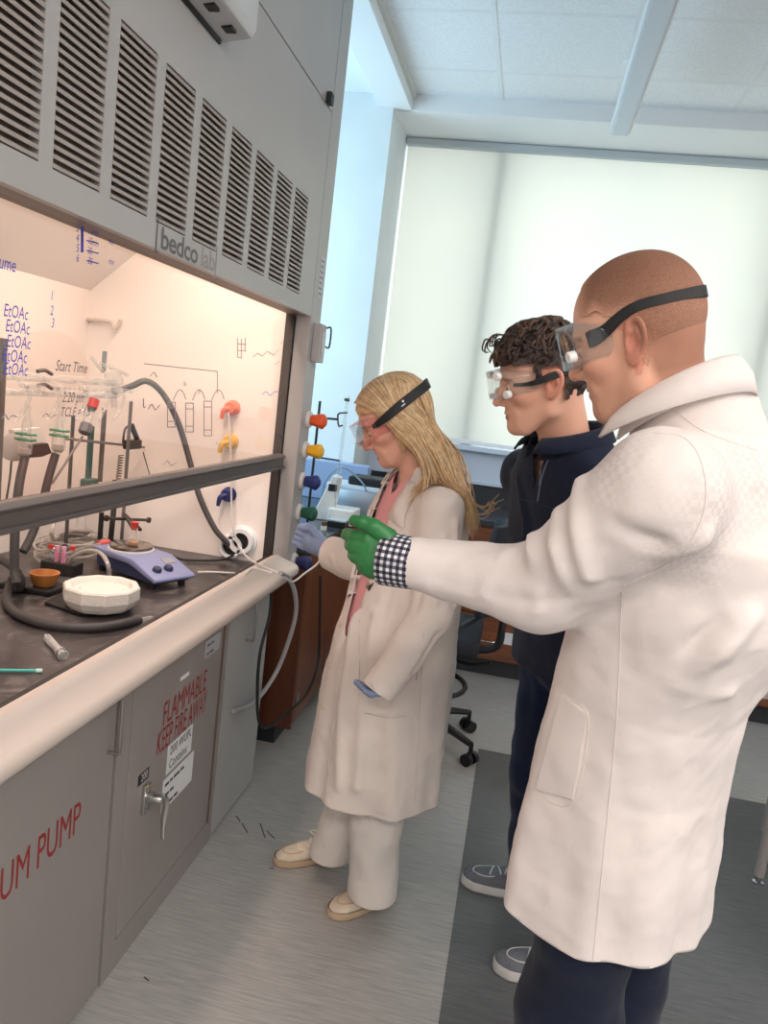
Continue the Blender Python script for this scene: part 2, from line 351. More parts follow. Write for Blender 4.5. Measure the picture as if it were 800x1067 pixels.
for a, b in VYS:
    g = obj('vent_grille', join(box(XF-.026, XF-.0195, a, b, ZV0, ZV1), box(XF-.026, XF-.02, a-.004, a, ZV0, ZV1), box(XF-.026, XF-.02, b, b+.004, ZV0, ZV1)), mat('vent_dark', (126, 114, 107), .7), hood)
    vis = b > .95
    if vis:
        for k in range(nsl):
            s = link('slat', slat_me, None, g); s.location = (0, a, dz*k+.001)
obj('opening_lintel', box(XS-.03, XF-.02, Y0, YJ, ZO, ZO+.03), mat('lintel_brown', (126, 112, 106), .5), hood)
# right post with front face, jamb and sash track
po = obj('corner_post', box(XS, XF, YJ, YE, ZW-.02, ZT), M_grey, hood, bevel=.003)
obj('sash_track', box(XS-.035, XS-.002, YJ-.012, YJ+.05, ZW, ZO+.02), mat('track_dark', (52, 46, 44), .5), hood)
obj('end_panel', box(XBK-.06, XS-.03, YJ+.012, YE, .0, ZT), M_grey, hood)
obj('left_end_panel', box(XBK-.06, XF, Y0-.08, Y0, .0, ZT), M_grey, hood)
obj('top_cover', box(XBK-.06, XF-.02, Y0, YE, ZT-.02, ZT), M_grey, hood)
# interior liners
obj('side_liner', box(XBK, XS-.035, YJ, YJ+.012, ZW, 2.5), M_inner, hood)
obj('back_liner', box(XBK-.02, XBK, Y0, YJ+.012, ZW, 1.85), M_inner, hood)
obj('baffle', prism([(XBK, 1.852), (XBK, 1.84), (-1.2, 2.31), (-1.2, 2.325)], 1, Y0, YJ), M_inner, hood)
obj('roof_liner', box(-1.21, XF-.05, Y0, YJ, 2.32, 2.34), M_inner, hood)
lf = obj('light_fixture', box(-1.16, -.96, 1.0, 2.7, 2.30, 2.32), mat('lamp_diffuser', (255, 240, 225), .5), hood)
hl = area('hood_lamp', (-1.06, 1.85, 2.295), (0, 0, 0), .18, 1.7, 19, (1.0, .79, .68)); setpar(hl, hood)
for px in ((302, 334), (296, 397), (292.5, 426), (284, 518), (279, 575)):
    p = onY(*px, YJ); obj('screw', cyl((p[0]-.0, YJ, p[2]), (p[0], YJ-.004, p[2]), .006, 10), M_blackg, hood)
# sash: pane and bottom rail
sash = obj('sash', join(box(XS-.012, XS+.012, Y0+.02, YJ-.014, 1.258, 1.29), prism([(XS-.012, 1.29), (XS+.016, 1.29), (XS+.02, 1.297), (XS+.008, 1.308), (XS-.012, 1.308)], 1, Y0+.02, YJ-.014), box(XS-.01, XS+.022, Y0+.02, YJ-.014, 1.252, 1.262)), M_dark, hood, bevel=.0015)
M_sash = glass_mat('sash_glass', (252, 249, 246), .012, .16)
obj('glass_pane', box(XS-.004, XS, Y0+.02, YJ-.016, 1.3, ZO+.05), M_sash, sash)
# airfoil rail along the front
M_rail = mat('airfoil_beige', (214, 200, 190), .35)
prof = [(-.885, .9), (-.885, .916), (-.872, .921), (-.856, .922), (-.852, .918)]+[(-.796+.026*math.cos(a), .874+.026*math.sin(a)) for a in np.linspace(math.radians(62), math.radians(-80), 8)]+[(-.84, .838), (-.84, .893)]
obj('airfoil', prism(prof, 1, Y0, 2.80), M_rail, hood, smooth=True)
obj('airfoil_cap', prism([(x*.98-.017, z*.98+.0175) for x, z in prof], 1, 2.80, 2.806), mat('cap_grey', (188, 186, 184), .4), hood)
obj('gap_shade_strip', box(-.909, -.8855, Y0, 2.79, .872, .909), M_black, hood)  # added black strip, stands in for the shaded gap between worktop and airfoil
for y in (1.0, 1.9, 2.72): obj('airfoil_bracket', box(-.88, -.85, y-.02, y+.02, .86, .9), M_dark, hood)
# service valves on the post
knob_me = {}
def valve(px, col, name):
    p = onX(px[0]-7, px[1], XF); yv = min(p[1], YE-.04); z = p[2]; c = np.array([XF, yv, z])
    v = obj('service_valve', lathe(c, (1, 0, 0), [(0, .034), (.006, .034), (.009, .031), (.014, .031)], 24), mat('escutcheon', (224, 218, 214), .4), hood, smooth=True)
    R = []
    prof = [(.014, .013), (.016, .021), (.038, .025), (.062, .032), (.068, .029), (.078, .014)]
    V, F = lathe(c, (1, 0, 0), prof, 7); h = obj('handle', (V, F), mat('valve_'+name, col, .38), v, bevel=.0015, smooth=True)
valve((331, 437), (232, 92, 44), 'orange'); valve((327, 468), (236, 178, 40), 'yellow'); valve((323, 500), (38, 48, 112), 'blue'); valve((320, 532), (24, 84, 62), 'green'); valve((319, 580), (40, 46, 96), 'navy')
# switch box and rating plate on the post
p = onX(331, 355, XF)
sw = obj('switch_box', box(XF, XF+.035, 2.9, 2.965, p[2]-.085, p[2]+.06), mat('switch_grey', (176, 170, 170), .4), hood, bevel=.004)
obj('rocker', box(XF+.035, XF+.04, 2.915, 2.95, p[2]-.05, p[2]+.03), mat('switch_light', (206, 206, 204), .4), sw, bevel=.002)
obj('guard', tube([(XF+.035, 2.965, p[2]+.05), (XF+.052, 2.965, p[2]+.05), (XF+.052, 2.965, p[2]-.02), (XF+.035, 2.965, p[2]-.02)], .0035, 6, 4), M_black, sw)
rp = obj('rating_plate', box(XF, XF+.0015, 2.905, 2.965, 1.905, 2.06), mat('plate_grey', (188, 188, 190), .5), hood)
for k in range(7): obj('print_line', box(XF+.0015, XF+.0018, 2.912, 2.955-.004*(k % 3), 1.92+.02*k, 1.926+.02*k), mat('print_grey', (120, 120, 124), .6), rp)
p = onX(341, 103, XF); obj('door_stop', box(XF, XF+.02, p[1]-.02, p[1]+.02, p[2]-.018, p[2]+.02), M_black, hood, bevel=.004)
# monitor box mounted on the upper panel
a = onX(238, 40, XF+.05); a0 = vx((232, 40))
mon = obj('airflow_monitor', join(prism([(XF, a0[2]-.012), (XF+.075, a0[2]), (XF+.085, a0[2]+.02), (XF+.085, a0[2]+.2), (XF, a0[2]+.2)], 1, a0[1]-.62, a0[1])), mat('monitor_white', (196, 196, 198), .4), hood, bevel=.006)
for dy in (.05, .15): obj('sensor_port', box(XF+.03, XF+.055, a0[1]-dy-.03, a0[1]-dy, a0[2]-.010, a0[2]+.001), M_black, mon)
obj('mounting_plate', box(XF, XF+.006, a0[1]-.6, a0[1]-.02, a0[2]-.022, a0[2]+.15), M_black, hood)
# maker's logo on the front panel
M_logo = mat('logo_grey', (96, 92, 92), .5); M_logo2 = mat('logo_light', (150, 142, 140), .5)
p = onX(162, 254, XF); q = onX(219, 276, XF)
L = q[1]-p[1]; hgt = .052
zb = p[2]-.004
text('logo_text', 'bedco', hgt*1.25, (XF, p[1]+.02, zb), (0, 1, 0), (0, 0, 1), M_logo, hood, sx=1.28, space=.95, thick=.0012)
text('logo_text', 'lab', hgt*1.25, (XF, p[1]+.02+.212, zb), (0, 1, 0), (0, 0, 1), M_logo2, hood, sx=1.28, space=.95, thick=.0012)
for y, s, mm in ((p[1]+.002, 1, M_logo), (p[1]+.328, -1, M_logo2)):
    obj('logo_bracket', join(box(XF, XF+.001, y-.003, y+.003, zb-.014, zb+.062), box(XF, XF+.001, min(y, y+.014*s), max(y, y+.014*s), zb+.058, zb+.064), box(XF, XF+.001, min(y, y+.014*s), max(y, y+.014*s), zb-.016, zb-.01)), mm, hood)
# hand-drawn writing
M_ink = mat('ink_blue', (52, 62, 190), .5); M_inkd = mat('ink_dark', (84, 70, 92), .5); M_inkp = mat('ink_faint', (140, 128, 134), .5)
def on_glass(s, px, size, m, sx=.8, shear=.15, rot=0.):
    p = onX(*px, XS+.001); d = (0, math.cos(rot), math.sin(rot)); u = (0, -math.sin(rot), math.cos(rot))
    text('marker_note', s, size, (XS, p[1], p[2]), d, u, m, sash, sx=sx, lift=.0015, shear=shear)
def sketch(pts, m, r=.0012, X=None):
    P = [onX(*q, XS) for q in pts]; obj('marker_stroke', tube([(XS+.0012, q[1], q[2]) for q in P], r, 4, 3, smooth=len(pts) > 2), m, sash)
for i, px in enumerate(((3, 329), (5, 345), (6, 361), (2, 376), (3, 390))): on_glass('EtOAc', px, .031, M_ink, .78)
on_glass('Volume', (-17, 275), .034, M_ink, .75)
for i, (c, s1, s2) in enumerate((('3', '10min', ''), ('4', '10min', 'min'), ('5', '35', ''), ('6', '30', 'min'))):
    y = 241+i*9.5+i; on_glass(c, (79, y), .022, M_ink)
    on_glass(s1, (91, y+2), .02, M_ink)
    if i: sketch([(90, y-1), (102, y+2)], M_ink)
    if s2: on_glass(s2, (113, y+2), .017, M_ink)
sketch([(85, 236), (85, 263)], M_ink, .003)
for c, px in (('1', (52, 312)), ('2', (52, 328)), ('3', (53, 341))): on_glass(c, px, .026, M_ink, .7)
on_glass('Start Time', (57, 386), .03, M_inkd, .85, .3); on_glass('2:20 pm', (64, 419), .03, M_inkd, .8, .3); on_glass('TCLE = 1.5', (62, 434), .027, M_inkd, .85, .3)
sketch([(1, 436), (5, 432), (8, 437), (12, 433), (18, 435)], M_inkp); sketch([(44, 434), (48, 431), (52, 435), (58, 432)], M_inkp)
# drawing of columns on the pane in front of the side wall
for x, y, h in ((174, 419, 26), (193, 420, 30), (212, 418, 36)):
    for q in ([(x, y), (x+8, y)], [(x, y+h), (x+8, y+h)], [(x, y), (x, y+h)], [(x+8, y), (x+8, y+h)], [(x, y+h-6), (x+8, y+h-6)], [(x, y+6), (x+8, y+6)]): sketch(q, M_inkp)
for x in (180, 200, 220): sketch([(x, 417), (x+5, 407), (x+10, 408), (x+13, 416)], M_inkp)
on_glass('10x', (190, 402), .018, M_inkp); on_glass('20', (206, 410), .018, M_inkp); on_glass('95', (171, 416), .014, M_inkp); on_glass('6', (225, 463), .02, M_inkp)
sketch([(149, 415), (149, 424), (151, 424)], M_inkd); sketch([(154, 426), (158, 421), (161, 427), (166, 422)], M_inkd); sketch([(170, 484), (174, 480), (178, 485), (184, 481)], M_inkp); sketch([(156, 392), (160, 388), (163, 393)], M_inkp)
for q in ([(150, 379), (226, 387)], [(226, 387), (226, 410)], [(247, 352), (247, 372)], [(251, 353), (251, 373)], [(255, 352), (255, 366)], [(247, 358), (256, 359)], [(247, 365), (256, 366)], [(247, 372), (252, 373)], [(263, 372), (268, 368)], [(268, 368), (273, 371)], [(273, 371), (278, 366)], [(278, 366), (285, 370)], [(285, 370), (290, 364)], [(286, 380), (291, 376)], [(292, 358), (296, 354)]): sketch(q, M_inkp, .0011)
sketch([(273, 411), (277, 408), (281, 412), (286, 408), (292, 409)], mat('ink_violet', (120, 110, 190), .5)); sketch([(286, 458), (290, 452), (293, 458), (295, 453)], M_inkd)
# fittings on the side liner
M_lintrim = mat('hook_beige', (214, 200, 190), .4)
def sw_pt(px, off=.0): q = onY(px[0], px[1], YJ); return np.array([q[0], YJ-off, q[2]])
a, b, c, d, e = sw_pt((90, 312), .01), sw_pt((91, 333), .01), sw_pt((118, 336), .02), sw_pt((123, 343), .03), sw_pt((130, 334), .03)
hk = obj('wall_hook', join(tube([a, (a+b)/2, b], .012, 8, 4, flat=.5), tube([b, c, d, (d+e)/2+(0, 0, -.01), e], .008, 8, 5)), M_lintrim, hood, smooth=True)
for px, col, nm in (((243, 425), (240, 120, 84), 'peach'), ((241, 460), (238, 186, 70), 'amber'), ((239, 515), (40, 52, 110), 'blue')):
    c = sw_pt(px); v = obj('outlet_valve', lathe(c, (0, -1, 0), [(0, .03), (.006, .03), (.012, .022), (.03, .026), (.04, .02)], 20), mat('outlet_'+nm, col, .4), hood, smooth=True)
    obj('hose_barb', tube([c+(0, -.03, 0), c+(-.02, -.042, -.012), c+(-.026, -.044, -.045)], [.012, .011, .007], 10, 5), mat('outlet_'+nm, col, .4), v, smooth=True)
for k, px in enumerate(((242, 569), (253, 563))):
    c = sw_pt(px)
    pt = obj('cable_port', lathe(c, (0, -1, 0), [(0, .06 if k else .052), (.008, .06 if k else .052), (.012, .052 if k else .045), (.03, .05 if k else .044), (.03, .034), (.012, .034)], 28, cap=False), M_white, hood, smooth=True)
    obj('port_opening', cyl(c+(0, -.004, 0), c+(0, -.012, 0), .036, 24), M_black, pt)
# ------------------------------------------------------------------ base cabinets under the hood
XC = -.86
M_red = mat('stencil_red', (150, 44, 44), .6); M_seam = mat('seam_dark', (70, 60, 57), .7)
def wire_pull(y, z0, z1, parent, s):
    return obj('pull', tube([(XC, y, z0), (XC+.028, y, z0), (XC+.03, y, z0+.003), (XC+.03, y, z1-.003), (XC+.028, y, z1), (XC, y, z1)], .005, 8, 3, smooth=False), mat('pull_grey', (150, 144, 142), .3, .6), parent, smooth=True)
YV1 = 1.64; YM1 = 2.345
vc = thing('vacuum_pump_cabinet', 'grey cabinet lettered in red for the vacuum pump, under the hood', 'cabinet', (-1.25, 1.3, 0))
obj('carcass', box(XBK, XC-.02, .75, YV1, .0, ZW-.035), M_grey2, vc)
dr = obj('cabinet_door', box(XC-.02, XC, .78, YV1-.008, .012, ZW-.04), M_grey2, vc, bevel=.002)
wire_pull(1.6, .665, .80, dr, 1)
p = onX(83, 862, XC); q = onX(0, 915, XC)
sz = .108; t = text('stencil_lettering', 'VACUUM PUMP', sz, (XC, p[1], p[2]-.005), (0, 1, 0), (0, 0, 1), M_red, dr, sx=.60, align='RIGHT')
fc = thing('flammables_cabinet', 'grey cabinet with red fire warning and chrome lever handle under the hood', 'cabinet', (-1.25, 2.0, 0))
obj('carcass', join(box(XBK, XC-.02, YV1+.004, YM1, .0, ZW-.035), box(XC-.02, XC, YV1+.004, YV1+.066, .0, ZW-.035), box(XC-.02, XC, 2.30, YM1, .0, ZW-.035), box(XC-.02, XC, YV1+.066, 2.30, .0, .085)), M_grey2, fc)
fd = obj('cabinet_door', box(XC-.02, XC+.002, YV1+.07, 2.292, .09, ZW-.04), M_grey2, fc, bevel=.002)
obj('piano_hinge', cyl((XC+.003, 2.296, .09), (XC+.003, 2.296, ZW-.04), .0045, 8), mat('hinge_brown', (104, 84, 76), .5), fc)
M_lab1 = mat('label_black', (28, 26, 26), .5)
p = onX(163, 765, XC); u = (0, 1, 0); zz = (0, 0, 1)
p1 = onX(168, 757, XC); p2 = onX(213, 700, XC)
t1 = text('stencil_lettering', 'FLAMMABLE', .1, (XC, onX(168, 757, XC)[1], .608), u, zz, M_red, fd, sx=.545, lift=.003)
t2 = text('stencil_lettering', 'KEEP FIRE AWAY', .1, (XC, onX(162, 780, XC)[1], .532), u, zz, M_red, fd, sx=.445, lift=.003)
def card(name, pxs, m, parent, lines=(), X=None, size=.03, ink=None):
    P = [onX(*q, XC) for q in pxs]; y0 = np.mean([P[0][1], P[3][1]]); y1 = np.mean([P[1][1], P[2][1]]); z1 = np.mean([P[0][2], P[1][2]]); z0 = np.mean([P[2][2], P[3][2]])
    o = obj(name, box(XC+.002, XC+.0035, y0, y1, z0, z1), m, parent)
    n = max(len(lines), 1)
    for k, s in enumerate(lines):
        if s.startswith('#'):                       # print too small to read: word-like dashes
            zc_ = z1-(z1-z0)*(k+.6)/n; ya = y0+.01
            for w_ in s[1:].split():
                yb = min(ya+int(w_)*.001, y1-.006)
                if yb > ya: obj('print_line', box(XC+.0035, XC+.0038, ya, yb, zc_-size*.22, zc_+size*.22), ink, o)
                ya = yb+.006
            continue
        text('printed_text', s, size, (XC, y0+.012, z1-(z1-z0)*(k+.75)/n), u, zz, ink, o, sx=.8, lift=.0042)
    return o
card('paper_notice', ((174, 778), (199.5, 755), (198, 782), (172.5, 806)), M_paper, fd, ('200 WUFL', 'Contains:'), size=.04, ink=M_lab1)
card('paper_notice', ((169.5, 812), (200, 784.5), (199, 814), (167, 845)), M_paper, fd, ('#26 18 40 22', '#30 24', '#20 34 26'), size=.02, ink=M_lab1)
card('number_label', ((143.5, 807), (154, 801), (153.5, 811), (143, 818)), M_lab1, fd, ('200',), size=.03, ink=M_paper)
card('inventory_sticker', ((214, 666), (229, 660), (227, 676), (213, 686)), mat('sticker_blue', (182, 186, 192), .6), fd, ('#24 20', '#16 30'), size=.018, ink=mat('ink_grey', (96, 96, 104), .6))
card('white_sticker', ((187.5, 705), (196, 700), (195.5, 704), (187, 709)), M_paper, fd)
# chrome lever handle
c = onX(149.5, 829, XC); c[0] = XC
hd = obj('lever_handle', join(cbox(c+(.006, 0, -.006), (.012, .032, .085)), lathe(c+(.01, 0, .0), (1, 0, 0), [(0, .016), (.02, .016), (.03, .013), (.045, .012)], 16)), M_pull, fd, bevel=.002, smooth=True)
obj('lever', tube([c+(.04, -.004, .0), c+(.045, .02, -.002), c+(.047, .04, -.03), c+(.044, .042, -.085), c+(.05, .034, -.135)], [.011, .011, .011, .009, .006], 10, 5, flat=.7), M_pull, hd, smooth=True)
obj('key_lock', cyl(c+(.0, .002, .028), c+(.016, .002, .028), .007, 12), mat('brass', (190, 170, 130), .3, .8), hd)
ec = thing('end_cabinet', 'narrow pale grey cabinet at the right end under the hood', 'cabinet', (-1.25, 2.55, 0))
M_grey3 = mat('hood_grey_light', (176, 174, 172), .42, noise=.015, nscale=3)
obj('carcass', box(XBK, XC-.02, YM1+.004, 2.765, .0, ZW-.035), M_grey3, ec)
ed = obj('cabinet_door', box(XC-.02, XC, YM1+.008, 2.762, .012, ZW-.04), M_grey3, ec, bevel=.002)
wire_pull(2.52, .665, .80, ed, 1)
obj('rear_skirt', box(XBK, XC-.04, 2.765, YJ+.012, .0, ZW-.035), M_dark, hood)
# worktop inside the hood
M_top = mat('hood_worktop', (58, 54, 54), .3, noise=.25, nscale=7, bump=.05, bscale=30)
_nt = M_top.node_tree; _r = [n for n in _nt.nodes if n.type == 'VALTORGB'][0]; _nz = _nt.nodes.new('ShaderNodeTexNoise'); _nz.inputs['Scale'].default_value = 5; _nz.inputs['Detail'].default_value = 9; _nz.inputs['Distortion'].default_value = 2.4; _nz.inputs['Roughness'].default_value = .7
_r2 = _nt.nodes.new('ShaderNodeValToRGB'); _r2.color_ramp.elements[0].position = .50; _r2.color_ramp.elements[0].color = (0, 0, 0, 1); _r2.color_ramp.elements[1].position = .66; _r2.color_ramp.elements[1].color = (.45, .45, .45, 1)
_mx = _nt.nodes.new('ShaderNodeMixRGB'); _mx.inputs[2].default_value = lin((150, 142, 138)); _tc = _nt.nodes.new('ShaderNodeTexCoord'); _nt.links.new(_tc.outputs['Object'], _nz.inputs['Vector']); _nt.links.new(_nz.outputs['Fac'], _r2.inputs[0]); _nt.links.new(_r2.outputs[0], _mx.inputs[0]); _nt.links.new(_r.outputs[0], _mx.inputs[1]); _nt.links.new(_mx.outputs[0], _nt.nodes['Principled BSDF'].inputs['Base Color'])
wt = tag(obj('hood_worktop', join(box(XBK, -.895, Y0, YJ, ZW-.035, ZW-.006), box(XBK, -.95, Y0, YJ, ZW-.006, ZW), box(-.915, -.895, Y0, YJ, ZW-.006, ZW+.004)), M_top, bevel=.0015), 'scratched black epoxy worktop inside the fume hood', 'worktop')
# ------------------------------------------------------------------ apparatus inside the hood
M_steel = mat('steel_rod', (150, 146, 144), .3, .85); M_iron = mat('dark_clamp', (70, 62, 58), .4, .6); M_hose = mat('rubber_hose', (58, 55, 56), .55); M_hoseg = mat('grey_hose', (118, 112, 112), .5)
M_glass = glass_mat('lab_glass', (246, 248, 248), .10, .6, body=((246, 244, 242), .75)); M_clear = glass_mat('clear_tubing', (236, 234, 230), .3, .8, body=((226, 220, 214), .75))
M_redcap = mat('red_cap', (214, 70, 62), .4); M_green = mat('green_clip', (32, 132, 96), .4); M_teal = mat('teal_metal', (78, 112, 106), .4, .3); M_wht = mat('white_plastic', (236, 232, 228), .45)
def hp(px, py, X): return onX(px, py, X)
# stirrer hotplate
c = onZ(137, 568, ZW+.098); tgt = onZ(181, 590, ZW+.075)
fx = _n([tgt[0]-c[0], tgt[1]-c[1], 0]); fy = np.array([-fx[1], fx[0], 0]); O = np.array([c[0], c[1], ZW])
def loc(a, b, z): return tuple(O+fx*a+fy*b+np.array([0, 0, z]))
hot = thing('stirrer_hotplate', 'blue magnetic stirrer hotplate with round steel plate and two knobs', 'hotplate', O)
def lprism(prof, b0, b1, tap=0.):
    n = len(prof); V = [loc(a, b0, z) for a, z in prof]+[loc(a, b1, z) for a, z in prof]
    return V, [tuple(range(n)), tuple(reversed(range(n, 2*n)))]+[(i, n+i, n+(i+1) % n, (i+1) % n) for i in range(n)]
M_hb = mat('hotplate_blue', (136, 144, 184), .4); M_hn = mat('hotplate_navy', (52, 58, 92), .45)
obj('lower_body', lprism([(-.09, .018), (.16, .018), (.225, .018), (.225, .03), (.12, .066), (-.09, .066)], -.074, .074), M_hn, hot, bevel=.006)
obj('upper_shell', lprism([(-.1, .062), (.1, .062), (.235, .026), (.243, .034), (.238, .042), (.115, .084), (-.1, .084)], -.083, .083), M_hb, hot, bevel=.006, smooth=True)
obj('collar', lathe(loc(0, 0, .082), (0, 0, 1), [(0, .078), (.006, .078), (.008, .07)], 32), mat('collar_white', (214, 212, 212), .4), hot, smooth=True)
obj('top_plate', lathe(loc(0, 0, .089), (0, 0, 1), [(0, .066), (.002, .072), (.011, .072), (.013, .069)], 40), mat('plate_steel', (158, 148, 138), .22, .9), hot, smooth=True)
sn = _n(fx*.042+np.array([0, 0, .123]))
for b in (-.042, .004):
    pk = np.array(loc(.195, b, .0575)); obj('knob', lathe(pk, sn, [(0, .016), (.008, .015), (.012, .012)], 18), mat('knob_navy', (48, 54, 84), .4), hot, smooth=True)
pk = np.array(loc(.15, .04, .0728)); Rm = np.column_stack([_n(fx*.123-np.array([0, 0, .042])), fy, sn])
obj('display', cbox(pk, (.03, .045, .002), Rm), mat('lcd_grey', (150, 152, 158), .3), hot)
for a in (-.07, .2):
    for b in (-.06, .06): obj('foot', cyl(loc(a, b, .0), loc(a, b, .02), .012, 10), M_black, hot)
# small flask on the plate
zf = ZW+.102; cf = np.array(loc(.0, -.0, 0)); q = onZ(139, 566, zf+.01); cf = np.array([q[0], q[1], zf])
fk = thing('round_flask', 'small round glass flask with red stopper on the hotplate', 'flask', cf)
obj('bulb', lathe(cf, (0, 0, 1), [(.001, .004), (.004, .014), (.014, .0215), (.024, .021), (.034, .013), (.04, .0085), (.062, .0085)], 20, cap=False), M_glass, fk, smooth=True)
obj('contents', lathe(cf, (0, 0, 1), [(.002, .004), (.005, .0135), (.014, .0205), (.016, .0205)], 18), mat('amber_liquid', (216, 150, 84), .2), fk, smooth=True)
obj('stopper', lathe(cf, (0, 0, 1), [(.056, .0075), (.062, .0075), (.064, .0125), (.078, .0125), (.08, .014), (.084, .014)], 14), M_redcap, fk, smooth=True)
# clamp on rod behind the flask
XR_ = -1.36
zc = cf[2]+.067
cl = thing('flask_clamp', 'dark steel clamp with thumbscrews gripping the flask neck', 'clamp', cf+(0, 0, .067))
ra = hp(128, 545, -1.40); rod_xy = np.array([ra[0], ra[1]])
obj('jaw', join(tube([cf+(-.008, .012, .06), cf+(-.02, .02, .06), (rod_xy[0]+.015, rod_xy[1]-.02, zc)], .006, 8, 4), tube([cf+(.013, .002, .06), cf+(.01, .018, .06), (rod_xy[0]+.018, rod_xy[1]-.02, zc)], .005, 8, 4)), M_iron, cl, smooth=True)
for pp, s in (((111, 540), 1), ((155, 542), 1)):
    q = hp(pp[0], pp[1], -1.36); obj('thumbscrew', lathe(q, (1, 0, 0), [(-.006, .006), (-.005, .011), (.005, .011), (.006, .006)], 12), M_iron, cl, smooth=True)
a_, b_ = hp(111, 540, -1.36), hp(155, 542, -1.36); obj('spindle', cyl(a_, b_, .0055, 8), M_iron, cl)
# support rods of the lattice
def rod(px0, px1, X, r, m, label, foot=False, z1=None):
    a, b = hp(*px0, X), hp(*px1, X); a[1] = b[1] = (a[1]+b[1])/2
    if foot: b[2] = ZW+.012
    t = thing('support_rod', label, 'rod', (a[0], a[1], min(a[2], b[2])-(.012 if foot else 0)), 'lattice rods in the hood'); obj('rod', cyl(a, b, r, 12), m, t, smooth=True)
    if foot: obj('floor_socket', lathe((a[0], a[1], ZW), (0, 0, 1), [(0, .022), (.006, .022), (.01, .012), (.014, .012)], 16), M_iron, t, smooth=True)
    return t, a, b
rod((135, 418), (128, 566), -1.40, .0065, M_steel, 'thin vertical steel rod rising behind the hotplate', True)
rod((110, 366), (107, 388), -1.52, .0085, mat('rod_blue_grey', (140, 146, 152), .3, .6), 'short blue-grey rod end above the glass manifold')
rod((74, 434), (71, 565), -1.52, .0065, mat('rod_dark', (104, 100, 98), .35, .7), 'dark vertical rod left of the green clamp stand', True)
rod((95, 444), (92, 500), -1.50, .011, M_teal, 'green-grey vertical rod behind the red capped tap')
rod((109, 425), (104, 502), -1.48, .0085, mat('rod_grey', (126, 116, 112), .4, .5), 'grey vertical rod beside the green-grey rod')
rod((106, 534), (104, 562), -1.46, .009, M_black, 'short thick black rod below the sash, left of the black hose')
a_, b_ = hp(68, 457, -1.46), hp(150, 466, -1.46)
hr = thing('cross_rod', 'thin horizontal steel rod across the lattice', 'rod', a_); obj('rod', cyl(a_, b_, .005, 10), M_steel, hr, smooth=True)
c = hp(93, 505, -1.49); gb = thing('lattice_clamp', 'green painted boss clamp joining two rods above the sash rail', 'clamp', c)
obj('body', cbox(c, (.04, .06, .045)), M_teal, gb, bevel=.006); obj('screw', cyl(c+(0, .02, .0), c+(.0, .07, -.01), .008, 10), M_teal, gb)
# black block clamp with spring
c = hp(138, 463, -1.42); bc = thing('burette_clamp', 'black block clamp with coiled spring hanging from it', 'clamp', c)
obj('body', cbox(c, (.03, .092, .034)), M_iron, bc, bevel=.004)
obj('lever', tube([hp(128, 462, -1.42), hp(130, 448, -1.42), hp(135, 443, -1.42), hp(138, 444, -1.42)], .004, 6, 5), M_iron, bc, smooth=True)
obj('grip', cyl(hp(137, 443, -1.42), hp(143, 458, -1.42), .010, 8), M_iron, bc)
sp = []
for k in range(73):
    t = k/72; b0 = hp(126, 474, -1.42)*(1-t)+hp(123, 502, -1.42)*t; sp.append(b0+np.array([math.cos(k*.9), math.sin(k*.9), 0])*.009)
obj('spring', tube(sp, .0018, 5, 1, smooth=False), M_iron, bc, smooth=True)
obj('wire', tube([hp(149, 471, -1.40), hp(156, 495, -1.40), hp(164, 520, -1.40)], .002, 5, 4), M_iron, bc)
# Schlenk manifold: two glass tubes with taps
ma = thing('glass_manifold', 'double glass vacuum manifold with taps behind the sash', 'glassware', hp(60, 400, -1.48))
A0, A1 = hp(-30, 393, -1.48), hp(122, 396, -1.48); B0, B1 = hp(-30, 409, -1.46), hp(122, 404, -1.46)
A0[2] = A1[2] = (A0[2]+A1[2])/2; B0[2] = B1[2] = A0[2]-.045
obj('upper_tube', lathe(A0, A1-A0, [(0, .013), (np.linalg.norm(A1-A0)-.02, .013), (np.linalg.norm(A1-A0), .004)], 14), M_glass, ma, smooth=True)
obj('lower_tube', lathe(B0, B1-B0, [(0, .011), (np.linalg.norm(B1-B0)-.02, .011), (np.linalg.norm(B1-B0), .004)], 14), M_glass, ma, smooth=True)
for k, t in enumerate((.22, .42, .62, .80, .93)):
    a = A0*(1-t)+A1*t; b = B0*(1-t)+B1*t
    tp = obj('tap_bridge', join(tube([a, a+(.03, 0, -.01), (a+b)/2+(.05, 0, 0), b+(.03, 0, .0), b], .006, 8, 4), tube([(a+b)/2+(.05, 0, 0), (a+b)/2+(.06, .0, -.03), (a+b)/2+(.05, -.02, -.08), (a+b)/2+(.06, -.06, -.10)], [.007, .006, .006, .004], 8, 4)), M_glass, ma, smooth=True)
    obj('tap_key', join(cyl((a+b)/2+(.03, 0, 0), (a+b)/2+(.09, 0, 0), .008, 10), cbox((a+b)/2+(.093, 0, .0), (.008, .045, .012))), M_glass, tp, smooth=True)
for px in ((46, 388), (46, 403)): 
    a = hp(px[0]-7, px[1]-1, -1.44); b = hp(px[0]+8, px[1]+2, -1.44); obj('band', tube([a, (a+b)/2+(0, 0, .008), b], .006, 6, 3), mat('band_dark', (96, 88, 86), .5), ma)
eb = hp(118, 396, -1.46)
obj('end_bulb', lathe(eb, (0, .2, -1), [(-.04, .01), (-.03, .028), (0, .034), (.03, .028), (.05, .012), (.1, .011)], 16, cap=False), M_glass, ma, smooth=True)
c = hp(104, 379, -1.45); obj('side_arm', join(tube([c, c+(.02, .06, -.01), c+(.03, .14, -.03)], .006, 8, 4), tube([hp(95, 372, -1.45), hp(101, 380, -1.45), hp(108, 388, -1.45)], .006, 8, 4)), M_glass, ma, smooth=True)
